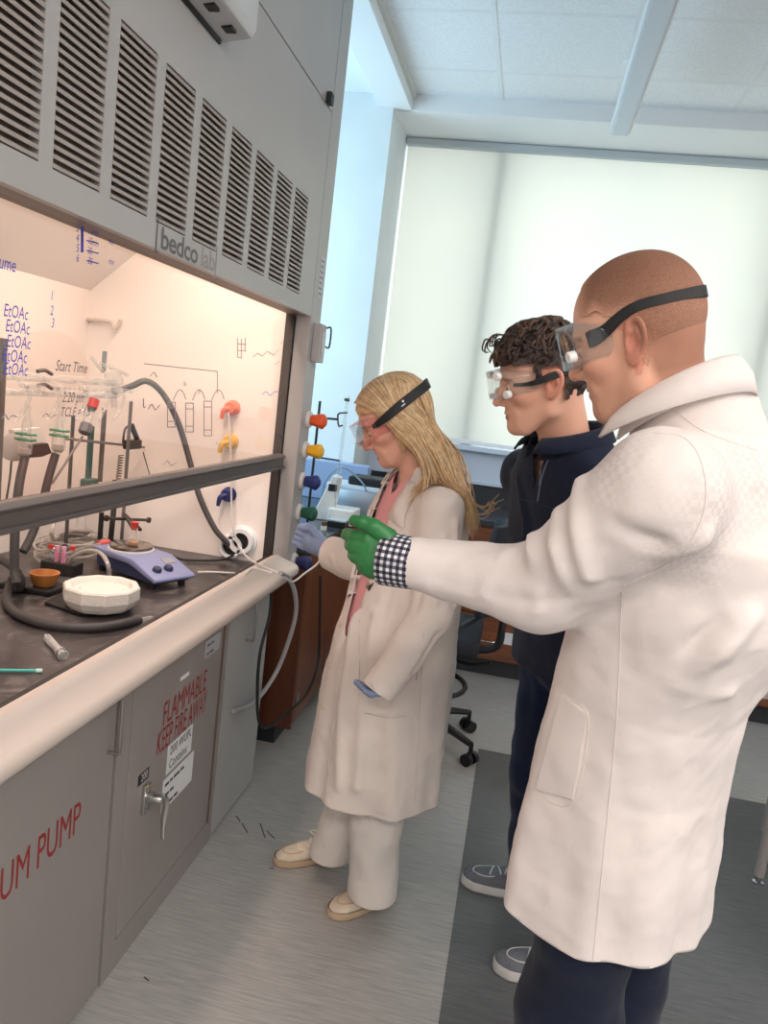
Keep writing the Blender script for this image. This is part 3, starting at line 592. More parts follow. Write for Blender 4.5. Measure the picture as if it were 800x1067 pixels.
# bubblers with green clips, on dark hoses
for i, (pt, pb, h2) in enumerate((((28, 441), (25, 476), [(26, 476), (20, 505), (16, 545), (15, 590), (17, 608)]), ((63, 437), (60, 472), [(58, 473), (50, 500), (43, 530), (33, 558), (24, 575)]))):
    a, b = hp(*pt, -1.36), hp(*pb, -1.36); L = np.linalg.norm(b-a)
    g = thing('glass_bubbler', ('left', 'right')[i]+' glass bubbler with green joint clip on a dark hose', 'glassware', b)
    obj('glass_body', lathe(a, b-a, [(-.05, .006), (-.02, .008), (0, .013), (L*.35, .013), (L*.45, .019), (L*.9, .019), (L, .010)], 14, cap=False), M_glass, g, smooth=True)
    obj('fluid', lathe(a, b-a, [(L*.75, .016), (L*.9, .0165), (L*.97, .01)], 12), mat('bubbler_oil', (190, 176, 166), .3), g, smooth=True)
    d = _n(b-a); u, v, _ = frame_of(d); m0 = a*(.6)+b*.4
    obj('clip', join(*[tube([m0+u*(.026*math.cos(t))+v*(.026*math.sin(t))+d*dd for t in np.linspace(.4, 5.9, 9)], .0035, 6, 2) for dd in (-.007, .008)]), M_green, g, smooth=True)
    hs = [hp(x, y, -1.36+.02*k*(i == 0)+.0) for k, (x, y) in enumerate(h2)]
    obj('hose', tube(hs, .0125, 10, 5), M_hose if i == 0 else M_hoseg if False else M_hose, g, smooth=True)
# vacuum gauge behind the bubblers
c = hp(14, 466, -1.42); vg = thing('vacuum_gauge', 'round grey dial gauge with white and black housing behind the bubblers', 'gauge', c)
obj('dial', lathe(c, (.6, -.5, .1), [(-.03, .036), (.0, .04), (.004, .04), (.006, .034)], 24), mat('gauge_grey', (176, 166, 162), .4), vg, smooth=True)
P = [hp(x, y, -1.47) for x, y in ((15, 448), (42, 446), (50, 462), (32, 464), (18, 470))]; n_ = len(P)
obj('white_plate', (P+[p+np.array([-.02, 0, 0]) for p in P], [tuple(range(n_)), tuple(range(2*n_-1, n_-1, -1))]+[(i, n_+i, n_+(i+1) % n_, (i+1) % n_) for i in range(n_)]), M_wht, vg)
P = [hp(x, y, -1.45) for x, y in ((32, 464), (50, 462), (54, 472), (44, 476), (20, 478), (16, 470))]; n_ = len(P)
obj('black_body', (P+[p+np.array([-.03, 0, 0]) for p in P], [tuple(range(n_)), tuple(range(2*n_-1, n_-1, -1))]+[(i, n_+i, n_+(i+1) % n_, (i+1) % n_) for i in range(n_)]), M_iron, vg)
obj('lead', tube([hp(12, 480, -1.42), hp(10, 500, -1.42), hp(5, 530, -1.42)], .003, 6, 4), M_iron, vg)
c = hp(1, 438, -1.3); lp = thing('dark_post', 'dark upright post at the left picture edge behind the sash', 'rod', (c[0], c[1], ZW)); obj('post', box(c[0]-.008, c[0]+.008, c[1]-.016, c[1]+.004, ZW, hp(1, 352, -1.3)[2]), mat('post_grey', (96, 90, 88), .5), lp, bevel=.003)
# red capped tap
c = hp(97, 421, -1.40); rt = thing('glass_tap', 'glass tap with red cap above a grey hose block', 'glassware', hp(90, 446, -1.40))
d = _n(hp(89, 446, -1.40)-c)
obj('cap', lathe(c, d, [(-.018, .0145), (-.016, .017), (.014, .017), (.016, .014)], 12), M_redcap, rt, smooth=True)
obj('barrel', lathe(c, d, [(.016, .008), (.022, .011), (.04, .012), (.06, .014), (.075, .012)], 14), M_glass, rt, smooth=True)
obj('collar', lathe(c, d, [(.016, .013), (.024, .013)], 10), M_teal, rt)
obj('block', lathe(hp(91, 441, -1.40), d, [(0, .014), (.004, .021), (.034, .021), (.04, .012)], 8), mat('grey_block', (112, 106, 106), .5), rt, bevel=.002)
obj('hose', tube([hp(86, 455, -1.40), hp(76, 470, -1.40), hp(66, 486, -1.40), hp(54, 504, -1.40)], .004, 8, 5), M_hoseg, rt, smooth=True)
# big grey hose from the manifold to the port in the side wall
port = sw_pt((242, 569), .012)
pts = [hp(116, 407, -1.46), hp(124, 407, -1.44), hp(138, 402, -1.40), hp(152, 397, -1.36)]
for px, Y in (((166, 406), 2.72), ((178, 424), 2.745), ((188, 447), 2.76), ((197, 478), 2.77), ((207, 515), 2.77), ((222, 548), 2.79)): pts.append(onY(*px, Y))
pts += [port+(-.02, -.03, .03), port]
gh = tag(obj('vacuum_hose', tube(pts, .0115, 10, 6), mat('hose_two', (88, 84, 84), .5), smooth=True), 'thick grey vacuum hose arching from the manifold to the wall port', 'hose')
for px, Y in (((176, 420), 2.74),): pass
# second hose below the sash, left of the flask clamp
bh = tag(obj('black_hose', tube([hp(120, 500, -1.46), hp(119, 525, -1.45), hp(117, 545, -1.44), (lambda q: np.array([q[0], q[1], ZW+.012]))(hp(114, 575, -1.44))], .010, 10, 5), M_black, smooth=True), 'black hose hanging just left of the flask clamp', 'hose')
# heavy hoses on the left and on the worktop
def wz(px, py, dz=.0): return onZ(px, py, ZW+dz)
r = .0125
fp = [wz(-25, 574, .03), wz(-5, 580, .05), wz(12, 588, .06), wz(22, 600, .05), wz(20, 612, .02), wz(14, 607, .0125)]
bh2 = tag(obj('rubber_hose', tube([wz(18, 596, .08), wz(12, 606, .04), wz(7, 622, .0135), wz(14, 637, .0135), wz(40, 649, .0135), wz(75, 654, .0135), wz(110, 653, .0135), wz(146, 646, .0135)], r, 12, 6), M_hose, smooth=True), 'black rubber hose curling across the worktop front with glass tip', 'hose')
obj('glass_tip', lathe(wz(146, 646, .0135), wz(158, 643, .0135)-wz(146, 646, .0135), [(0, .006), (.03, .005), (.045, .003)], 10), M_glass, bh2, smooth=True)
tag(obj('rubber_hose', tube([wz(-30, 572, .03), wz(-6, 580, .06), wz(10, 588, .07), wz(20, 601, .05), wz(21, 612, .02), wz(14, 612, .014)], .0135, 12, 6), M_hose, smooth=True), 'short thick black hose end looping in from the left edge', 'hose')
# polystyrene bath on a black tray
zt = ZW
tr = wz(98, 636, .004)
tray = tag(obj('black_tray', (lambda P: (P, [tuple(range(len(P)//2)), tuple(range(len(P)-1, len(P)//2-1, -1))]+[(i, len(P)//2+i, len(P)//2+(i+1) % (len(P)//2), (i+1) % (len(P)//2)) for i in range(len(P)//2)]))(
    [tuple(wz(x, y, .001)) for x, y in ((46, 630), (62, 622), (130, 624), (136, 630), (108, 641), (80, 641))]+[tuple(wz(x, y, .001)+np.array([0, 0, .009])) for x, y in ((46, 630), (62, 622), (130, 624), (136, 630), (108, 641), (80, 641))]), M_black, bevel=.002), 'flat black tray under the white foam bath', 'tray')
c = wz(106, 616, .055); c[2] = ZW+.0105
fb = thing('foam_bath', 'white polystyrene ten-sided bath dish in front of the hotplate', 'bath', c)
M_foam = mat('polystyrene', (222, 216, 208), .85, bump=.25, bscale=160)
ph = math.radians(12)
V, F = lathe(c, (0, 0, 1), [(0, .088), (.012, .098), (.03, .108), (.06, .108), (.066, .104), (.066, .088), (.05, .08), (.048, .066), (.056, .06), (.057, .02)], 10)
obj('dish', (V, F), M_foam, fb, bevel=.002)
# bowl, vials
c = wz(46, 606, .03); c[2] = ZW+.02
st = tag(obj('black_stand', join(box(c[0]-.12, c[0]+.05, c[1]-.05, c[1]+.06, ZW+.0006, ZW+.018)), M_black, bevel=.004), 'black low stand under the wooden bowl', 'stand')
bw = thing('wooden_bowl', 'small orange-brown bowl on the left of the foam bath', 'bowl', c+(0, 0, -.002))
obj('bowl', lathe(c+(0, 0, -.001), (0, 0, 1), [(0, .028), (.012, .036), (.034, .043), (.04, .044), (.04, .039), (.03, .035), (.01, .02)], 24), mat('bowl_wood', (186, 120, 58), .45, noise=.12, nscale=12), bw, smooth=True)
vlab = ['clear vial with red cap, left one behind the bowl', 'clear vial with red cap, right one behind the bowl', 'clear vial with pink dye, left one behind the bowl', 'clear vial with pink dye, middle one behind the bowl', 'clear vial with black cap behind the bowl']
rack_c = wz(59, 596, 0.02)
rk = tag(obj('vial_rack', join(cbox((rack_c[0]-.02, rack_c[1]+.06, ZW+.02), (.12, .06, .04))), mat('rack_dark', (46, 42, 44), .5), bevel=.003), 'small dark rack holding capped vials behind the bowl', 'rack')
for i, (dx, dy, cap, body) in enumerate(((-.06, .05, M_redcap, None), (.02, .075, M_redcap, None), (-.03, .05, None, 1), (.0, .05, None, 1), (-.02, .078, M_black, None))):
    b = np.array([rack_c[0]-.01+dx*.8, rack_c[1]+dy, ZW+.04])
    v = thing('sample_vial', vlab[i], 'vial', b, 'vials in the rack')
    obj('glass', lathe(b, (0, 0, 1), [(.0, .0085), (.036, .0085), (.038, .006), (.044, .006)], 12), M_glass if not body else mat('pink_dye', (224, 150, 180), .3), v, smooth=True)
    obj('cap', cyl(b+(0, 0, .04), b+(0, 0, .054), .0085, 12), cap or mat('pink_cap', (226, 170, 190), .4), v)
# coil of clear tubing behind
c = wz(72, 582, .03); co = []
for k in range(150):
    t = k*.21; rr = .12+.02*math.sin(k*.13); co.append((c[0]-.05+rr*.75*math.cos(t)+.01*math.sin(k*.7), c[1]+.10+rr*1.25*math.sin(t), ZW+.012+.0005*k+.006*math.sin(k*.5)))
tag(obj('tubing_coil', tube(co, .0045, 6, 2), M_clear, smooth=True), 'loose coil of clear plastic tubing heaped behind the vials', 'tubing')
tag(obj('clear_tube', tube([hp(60, 520, -1.5), hp(57, 540, -1.48), hp(54, 558, -1.47), wz(60, 566, .03)], .006, 8, 5), M_clear, smooth=True), 'clear tube hanging down to the tubing coil', 'tubing')
c = hp(84, 530, -1.6); wv_ = thing('hanging_valve', 'small white bottle hanging on a wire below the sash', 'bottle', c); obj('body', lathe(hp(84, 553, -1.6), (0, 0, 1), [(0, .018), (.06, .018), (.07, .008), (.2, .004)], 12), M_wht, wv_, smooth=True)
c = hp(107, 566, -1.42); tag(obj('red_stopper', lathe(c, (.3, 1, 0), [(-.02, .012), (.01, .014), (.02, .014), (.03, .010)], 12), mat('coral_rubber', (222, 110, 104), .5), smooth=True), 'coral red rubber stopper beside the tubing coil', 'stopper')
c = hp(78, 560, -1.62); tag(obj('tool_wrap', tube([hp(60, 564, -1.6), hp(72, 556, -1.6), hp(86, 556, -1.6), hp(96, 553, -1.6)], [.008, .015, .012, .004], 8, 4), mat('grey_rag', (120, 112, 108), .8), smooth=True), 'dark grey rag lying at the back of the hood', 'rag')
tag(obj('clear_hose', tube([wz(70, 590, .03), wz(76, 580, .07), wz(90, 574, .10), wz(104, 576, .105), wz(112, 587, .09), wz(114, 600, .05)], .0065, 8, 6), M_clear, smooth=True), 'translucent hose looping over the back corner of the hotplate', 'tubing')
# syringe and needle on the worktop
a, b = wz(49, 664, .011), wz(66, 683, .011); L = np.linalg.norm(b-a)
sy = thing('syringe', 'clear plastic syringe barrel lying on the worktop', 'syringe', (b[0], b[1], ZW))
obj('barrel', lathe(a, b-a, [(-.02, .002), (0, .002), (.002, .0095), (L*.8, .0095), (L*.8, .013), (L*.86, .013), (L*.87, .008), (L, .008)], 14), M_glass, sy, smooth=True); obj('plunger', cyl(a+(b-a)*.25, a+(b-a)*.95, .006, 8), mat('plunger_grey', (150, 142, 140), .5), sy); obj('flange', lathe(b, b-a, [(-.004, .012), (0, .013), (.003, .012)], 14), M_glass, sy, smooth=True)
a, b = wz(-20, 698, .005), wz(44, 699, .005)
nd = thing('needle_sheath', 'thin turquoise needle sheath at the worktop front left', 'needle', (b[0], b[1], ZW)); obj('sheath', cyl(a, a+(b-a)*.9, .0035, 8), mat('turquoise', (70, 176, 168), .35), nd, smooth=True); obj('hub', cyl(a+(b-a)*.9, b, .005, 8), mat('hub_white', (190, 220, 214), .4), nd)
# cables over the airfoil
M_cw = mat('cable_white', (226, 220, 216), .4)
zr = .921+.005
tag(obj('white_cable', tube([sw_pt((243, 430), .05), sw_pt((245, 465), .05), sw_pt((246, 510), .05), sw_pt((248, 545), .06), onZ(253, 575, ZW+.05), onZ(265, 586, .928), onZ(283, 594, .932), onZ(296, 601, .905), np.array(hp(305, 606, -.745)), hp(318, 597, -.72), hp(330, 588, -.70), hp(335, 580, -.69)], .0035, 8, 6), M_cw, smooth=True), 'white cable running from the wall valve down over the rail', 'cable')
tag(obj('grey_tube', tube([onZ(292, 597, .927), hp(300, 602, -.755), hp(307, 617, -.745), hp(308, 640, -.75), hp(300, 670, -.77), hp(288, 700, -.80), hp(272, 724, -.83), hp(258, 736, -.845), hp(243, 741, -.852)], .0085, 10, 6), mat('tube_grey', (168, 164, 164), .4), smooth=True), 'pale grey tube hanging off the end of the hood rail', 'tube')
tag(obj('power_cable', tube([hp(283, 604, -.80), hp(281, 640, -.80), hp(271, 680, -.80), hp(268, 720, -.80), hp(270, 752, -.79), hp(280, 757, -.78), hp(300, 742, -.775), hp(320, 722, -.77), hp(331, 690, -.77), hp(333, 650, -.78), hp(334, 600, -.80)], .006, 8, 6), M_black, smooth=True), 'black power cord drooping in a loop beside the wooden cabinet', 'cord')
tag(obj('worktop_cable', tube([sw_pt((246, 577), .03), onZ(233, 583, ZW+.012), onZ(215, 584, ZW+.008), onZ(190, 583, ZW+.008), onZ(175, 577, ZW+.02)], .005, 8, 6), M_black, smooth=True), 'black cord lying on the worktop behind the white cable', 'cord')
tag(obj('thin_white_cable', tube([onZ(284, 597, .930), onZ(264, 592, .927), onZ(255, 598, .924), onZ(240, 597, ZW+.012), onZ(222, 596, ZW+.008), onZ(206, 596, ZW+.008)], .0035, 8, 6), M_cw, smooth=True), 'white cable lying on the worktop beside the hotplate', 'cable')
# ------------------------------------------------------------------ things on the side bench, chair, table
ZB = .918
M_blk = mat('chair_black', (26, 27, 30), .45); M_fab = mat('chair_fabric', (30, 33, 40), .8, bump=.2, bscale=300)
def bp_(px, py, Y): return onY(px, py, Y)
a = onZ(322, 532, ZB+.1); YS_ = 3.35
a, b = onY(334, 418, YS_), onY(321, 535, YS_); a[0] = b[0]
sd = thing('clamp_stand', 'black rod stand with fork clamp on the bench beside the valves', 'stand', (a[0], a[1], ZB))
obj('rod', cyl((a[0], a[1], ZB), (a[0], a[1], a[2]), .006, 10), M_blk, sd, smooth=True); obj('base', box(a[0]-.08, a[0]+.04, a[1]-.06, a[1]+.06, ZB, ZB+.012), M_blk, sd, bevel=.003)
c0, c1 = onY(338, 436, YS_), onY(352, 437, YS_)
obj('clamp_arm', join(cyl((a[0], a[1], c0[2]), c1, .005, 8), tube([onY(362, 430, YS_), onY(353, 431, YS_), onY(352, 437, YS_), onY(353, 444, YS_), onY(357, 443, YS_)], .004, 6, 4)), M_iron, sd, smooth=True)
obj('clamp_arm', cyl(onY(328, 476, YS_), onY(354, 480, YS_), .004, 8), M_iron, sd)
a, b = onY(359, 412, 3.72), onY(353, 520, 3.72); xb = (a[0]+b[0])/2
bu = thing('burette', 'tall thin glass burette on a white box base on the bench', 'burette', (xb, 3.72, ZB))
obj('tube', lathe((xb, 3.72, ZB+.07), (0, 0, 1), [(0, .003), (.05, .004), (.06, .009), (a[2]-ZB-.09, .009), (a[2]-ZB-.07, .012)], 12, cap=False), M_glass, bu, smooth=True)
obj('top_clamp', cyl((xb-.012, 3.72, a[2]-.02), (xb+.012, 3.72, a[2]-.02), .008, 8), M_iron, bu)
obj('box_base', box(xb-.02, xb+.11, 3.66, 3.82, ZB, ZB+.075), M_wht, bu, bevel=.006)
c = onZ(333, 545, ZB); c = np.array([c[0], c[1], ZB])
wb = thing('wedge_instrument', 'white slanted instrument housing with black window on the bench', 'instrument', c+(0, .12, 0))
p0_, p1_ = onY(325, 540, c[1]+.1), onY(347, 497, c[1]+.1)
obj('housing', prism([(p0_[0]-.005, ZB+.0005), (p0_[0]+.095, ZB+.0005), (p0_[0]+.12, p1_[2]), (p0_[0]+.085, p1_[2]+.01)], 1, c[1]+.09, c[1]+.17), M_wht, wb, bevel=.006)
obj('window', box(p0_[0]+.07, p0_[0]+.115, c[1]+.083, c[1]+.091, p1_[2]-.07, p1_[2]-.035), M_blk, wb, bevel=.003)
c = onZ(352, 549, ZB+.0); bx_ = thing('black_box', 'small flat black box with pale lid on the bench', 'box', (c[0], c[1], ZB)); obj('body', box(c[0]-.05, c[0]+.04, c[1]-.03, c[1]+.06, ZB, ZB+.028), M_blk, bx_, bevel=.003); obj('lid', box(c[0]-.05, c[0]+.04, c[1]-.03, c[1]+.06, ZB+.028, ZB+.036), mat('lid_grey', (190, 196, 200), .4), bx_, bevel=.002)
c = onZ(337, 552, ZB); sb = thing('small_bottle', 'tiny brown capped bottle on the bench near the blue glove', 'bottle', (c[0], c[1], ZB)); obj('body', cyl((c[0], c[1], ZB), (c[0], c[1], ZB+.02), .014, 14), M_wht, sb); obj('cap', cyl((c[0], c[1], ZB+.02), (c[0], c[1], ZB+.04), .014, 14), mat('brown_cap', (110, 84, 58), .5), sb)
c = onZ(375, 524, ZB); c[1] = 4.15; c = onY(376, 505, 4.15); 
bl = thing('lab_balance', 'pale grey laboratory instrument with black top tray on the bench', 'instrument', (c[0], 4.15, ZB))
obj('body', lathe((c[0], 4.15, ZB), (0, 0, 1), [(0, .10), (.02, .12), (.07, .15), (.1, .155), (.13, .14)], 24), mat('pale_grey', (168, 184, 200), .4), bl, smooth=True); obj('deck', box(c[0]-.17, c[0]+.13, 4.05, 4.27, ZB+.13, ZB+.155), mat('deck_white', (206, 218, 228), .4), bl, bevel=.006)
obj('top_tray', box(c[0]-.06, c[0]+.17, 4.08, 4.26, ZB+.155, ZB+.2), M_blk, bl, bevel=.01)
obj('cord', tube([(c[0]-.2, 4.1, ZB+.01), (c[0]-.19, 4.1, ZB+.15), (c[0]-.1, 4.08, ZB+.24), (c[0]+.02, 4.06, ZB+.18), (c[0]+.06, 4.04, ZB+.12)], .005, 6, 6), mat('cord_blue', (120, 140, 160), .5), bl)
tag(obj('bench_ledge', box(XL+.03, PX+.12, 4.44, 4.535, ZB, 1.145), mat('ledge_blue', (150, 170, 206), .5), bevel=.004), 'blue-grey service ledge at the back of the side bench', 'ledge')
# office chair
cx_, cy_ = -.30, 3.44
ch = thing('office_chair', 'black swivel office chair standing behind the woman', 'chair', (cx_, cy_, 0))
c5 = [(-.053+.005, 3.66), (-.105, 3.25)]
angs = [math.atan2(3.66-cy_, -.05-cx_)+math.radians(72)*k for k in range(5)]
for k, an in enumerate(angs):
    d = np.array([math.cos(an), math.sin(an), 0]); e = np.array([cx_, cy_, 0])+d*.31
    l = obj('base_leg', tube([(cx_, cy_, .13), np.array([cx_, cy_, .125])+d*.15, e+(0, 0, .095)], [.03, .024, .016], 8, 4, flat=.8), M_blk, ch, smooth=True)
    s = np.array([-d[1], d[0], 0])
    obj('caster', join(cyl(e+s*.012+(0, 0, .029), e+s*.034+(0, 0, .029), .0285, 18), cyl(e-s*.012+(0, 0, .029), e-s*.034+(0, 0, .029), .0285, 18), cyl(e+(0, 0, .03), e+(0, 0, .1), .01, 8)), mat('caster_black', (20, 20, 22), .35), l, smooth=True)
obj('gas_column', cyl((cx_, cy_, .1), (cx_, cy_, .46), .028, 14), M_blk, ch, smooth=True)
obj('mechanism', box(cx_-.1, cx_+.1, cy_-.1, cy_+.1, .44, .5), M_blk, ch, bevel=.01)
obj('seat', box(cx_-.24, cx_+.24, cy_-.24, cy_+.24, .5, .58), M_fab, ch, bevel=.03, seg=3, smooth=True)
th = math.radians(-25)
obj('foot_ring', tube([(cx_+.2*math.cos(t), cy_+.2*math.sin(t), .29) for t in np.linspace(0, 2*math.pi, 25)], .012, 8, 1, smooth=False), M_blk, ch, smooth=True)
obj('adjust_lever', tube([(cx_+.08, cy_-.1, .47), (cx_+.2, cy_-.16, .46), (cx_+.3, cy_-.2, .5)], .008, 6, 4), M_blk, ch, smooth=True)
bk = obj('backrest', join(tube([(cx_+.12, cy_-.24, .62), (cx_+.22, cy_-.1, .66), (cx_+.25, cy_+.05, .66), (cx_+.22, cy_+.2, .64)], .012, 6, 4), ), M_blk, ch, smooth=True)
V = []; F = []; nu, nv = 13, 10
for j in range(nv+1):
    for i in range(nu+1):
        t = (i/nu-.5)*1.5; z = .68+.40*j/nv; rr = .27; s = 1-.25*(j/nv)**3
        V.append((cx_+rr*math.cos(t*s), cy_+rr*math.sin(t*s), z))
for j in range(nv):
    for i in range(nu): a = j*(nu+1)+i; F.append((a, a+1, a+nu+2, a+nu+1))
V2 = [((x-cx_)*1.13+cx_, (y-cy_)*1.13+cy_, z) for x, y, z in V]; n_ = len(V)
F2 = [tuple(reversed([i+n_ for i in f])) for f in F]
ed = [j*(nu+1) for j in range(nv+1)]; ring = list(range(nu+1))+[j*(nu+1)+nu for j in range(1, nv+1)]+[nv*(nu+1)+i for i in range(nu-1, -1, -1)]+[j*(nu+1) for j in range(nv-1, 0, -1)]
F3 = [(ring[i], ring[(i+1) % len(ring)], ring[(i+1) % len(ring)]+n_, ring[i]+n_) for i in range(len(ring))]
obj('back_shell', (V+V2, F+F2+F3), M_fab, ch, bevel=.006, smooth=True)
for k in range(7):
    z = .74+.042*k; obj('back_rib', tube([(cx_+.308*math.cos(t), cy_+.308*math.sin(t), z) for t in np.linspace(-.62, .62, 9)], .006, 6, 1, smooth=False), M_blk, bk)
obj('back_stem', tube([(cx_+.1, cy_, .47), (cx_+.3, cy_, .5), (cx_+.325, cy_, .62), (cx_+.31, cy_, .85)], [.02, .02, .016, .014], 8, 5), M_blk, ch, smooth=True)
# table at the right edge
q = onZ(789, 920, 0); tx, ty = q[0], q[1]
tb_ = thing('metal_table', 'grey metal table leg with chrome foot at the right edge', 'table', (tx+.6, ty-.3, 0))
M_tl = mat('table_leg_grey', (176, 168, 164), .35, .2)
for dx in (0, 1.2):
    for dy in (0, -.6):
        lg = obj('leg', lathe((tx+dx, ty+dy, 0), (0, 0, 1), [(.03, .018), (.2, .018), (.2, .024), (.72, .024)], 20), M_tl, tb_, smooth=True)
        obj('foot', lathe((tx+dx, ty+dy, 0), (0, 0, 1), [(0, .021), (.008, .021), (.014, .012), (.03, .012)], 18), M_pull, lg, smooth=True)
obj('apron', box(tx, tx+1.2, ty-.61, ty+.01, .66, .72), M_tl, tb_)
obj('table_top', box(tx-.03, tx+1.23, ty-.65, ty+.05, .72, .745), mat('table_top', (150, 146, 142), .4), tb_, bevel=.004)
# ------------------------------------------------------------------ sculpting tools for the figures
from mathutils.bvhtree import BVHTree
f32 = np.float32
def smin(a, b, k):
    if k <= 0: return np.minimum(a, b)
    h = np.clip(.5+.5*(b-a)/k, 0, 1); return b*(1-h)+a*h-k*h*(1-h)
def smax(a, b, k): return -smin(-a, -b, k)
def sd_cap(P, a, b, ra, rb=None):
    rb = ra if rb is None else rb; a = np.asarray(a, float); b = np.asarray(b, float); d = b-a; t = np.clip(((P-a) @ d)/(d @ d), 0, 1)
    return np.linalg.norm(P-a-t[:, None]*d, axis=1)-(ra+(rb-ra)*t)
def sd_chain(P, pts, rs, k=.01):
    d = None
    for i in range(len(pts)-1):
        e = sd_cap(P, pts[i], pts[i+1], rs[i], rs[i+1]); d = e if d is None else smin(d, e, k)
    return d
def sd_ell(P, c, r, R=None):
    q = P-np.asarray(c, float)
    if R is not None: q = q @ np.asarray(R)
    r = np.asarray(r, float); k0 = np.linalg.norm(q/r, axis=1); k1 = np.linalg.norm(q/(r*r), axis=1)+1e-9
    return k0*(k0-1)/k1
def sd_loft(P, secs, nexp=2.3, flare=None):
    """secs: rows (z, cx, cy, half depth a, half width b, yaw) ; local x axis = facing direction"""
    S = np.array(sorted(secs), float); z = P[:, 2]
    cx, cy, a, b, yw = [np.interp(z, S[:, 0], S[:, i]) for i in range(1, 6)]
    dx, dy = P[:, 0]-cx, P[:, 1]-cy; c, s = np.cos(yw), np.sin(yw)
    u, v = dx*c+dy*s, -dx*s+dy*c
    if flare is not None:
        th = np.arctan2(v, u); g = 1+flare(th, z); a = a*g; b = b*g
    k = (np.abs(u/a)**nexp+np.abs(v/b)**nexp+1e-12)**(1/nexp)
    d = (k-1)*np.minimum(a, b)*.95
    return np.maximum(d, np.maximum(S[0, 0]-z, z-S[-1, 0]))
def surf(sdf, lo, hi, h):
    """surface nets on a block-sparse grid, then two Newton steps onto the surface"""
    lo = np.array(lo, float); hi = np.array(hi, float); B = 6
    nb = np.maximum(1, np.ceil((hi-lo)/(h*B)).astype(int)); n = nb*B+1
    cs = [lo[i]+h*B*(np.arange(nb[i])+.5) for i in range(3)]
    G = np.stack(np.meshgrid(*cs, indexing='ij'), -1).reshape(-1, 3); dc = sdf(G).reshape(nb)
    near = np.abs(dc) < h*B*1.35
    D = np.repeat(np.repeat(np.repeat(dc, B, 0), B, 1), B, 2); D = np.pad(D, ((0, 1),)*3, mode='edge').astype(f32)
    Mk = np.repeat(np.repeat(np.repeat(near, B, 0), B, 1), B, 2); Mk = np.pad(Mk, ((0, 1),)*3, mode='edge')
    for ax in range(3):
        sl_ = [slice(None)]*3; sl2 = [slice(None)]*3; sl_[ax] = slice(1, None); sl2[ax] = slice(None, -1); M2 = Mk.copy(); M2[tuple(sl_)] |= Mk[tuple(sl2)]; Mk = M2
    idx = np.argwhere(Mk); vals = np.empty(len(idx), f32)
    for i in range(0, len(idx), 200000): vals[i:i+200000] = sdf(lo+h*idx[i:i+200000])
    D[Mk] = vals
    S = D < 0
    c = np.zeros(tuple(n-1), np.int8); cor = [(i, j, k) for i in (0, 1) for j in (0, 1) for k in (0, 1)]
    for i, j, k in cor: c += S[i:n[0]-1+i, j:n[1]-1+j, k:n[2]-1+k]
    act = (c > 0) & (c < 8); ids = np.argwhere(act); num = np.full(act.shape, -1, np.int64); num[act] = np.arange(len(ids))
    acc = np.zeros((len(ids), 3)); cnt = np.zeros(len(ids))
    for a_, b_ in [(p, q) for p in cor for q in cor if p < q and sum(abs(x-y) for x, y in zip(p, q)) == 1]:
        pa, pb = ids+a_, ids+b_; da = D[tuple(pa.T)].astype(float); db = D[tuple(pb.T)].astype(float); m = (da < 0) != (db < 0)
        t = np.where(m, da/(da-db+1e-12*(da == db)), 0); pos = pa+t[:, None]*(pb-pa); acc[m] += pos[m]; cnt[m] += 1
    V = lo+h*acc/cnt[:, None]
    Fq = []
    for ax in range(3):
        o1, o2 = [i for i in range(3) if i != ax]
        s0 = [slice(1, -1)]*3; s1 = [slice(1, -1)]*3; s0[ax] = slice(0, -1); s1[ax] = slice(1, None)
        e0, e1 = S[tuple(s0)], S[tuple(s1)]; cr = np.argwhere(e0 != e1)
        if not len(cr): continue
        sg = e0[tuple(cr.T)]; base = cr.copy(); base[:, o1] += 1; base[:, o2] += 1
        q = []
        for u, v in ((0, 0), (1, 0), (1, 1), (0, 1)):
            w_ = base.copy(); w_[:, o1] -= u; w_[:, o2] -= v; q.append(num[tuple(w_.T)])
        q = np.stack(q, 1); fl_ = sg if ax != 1 else ~sg; q[~fl_] = q[~fl_][:, ::-1]; Fq.append(q)
    F = np.concatenate(Fq); F = F[(F >= 0).all(1)]
    for _ in range(2):
        e = h*.3; d0 = sdf(V); g = np.stack([(sdf(V+np.eye(3)[i]*e)-d0)/e for i in range(3)], 1); g2 = np.maximum((g*g).sum(1), .25)
        st = np.clip(d0/g2, -h*.6, h*.6); V = V-st[:, None]*g
    return V, F
def tris(F): return F if F.shape[1] == 3 else np.concatenate([F[:, [0, 1, 2]], F[:, [0, 2, 3]]])
def vnorm(V, F):
    T = tris(F); n = np.cross(V[T[:, 1]]-V[T[:, 0]], V[T[:, 2]]-V[T[:, 0]]); N = np.zeros_like(V)
    for i in range(3): np.add.at(N, T[:, i], n)
    return N/(np.linalg.norm(N, axis=1)[:, None]+1e-12)
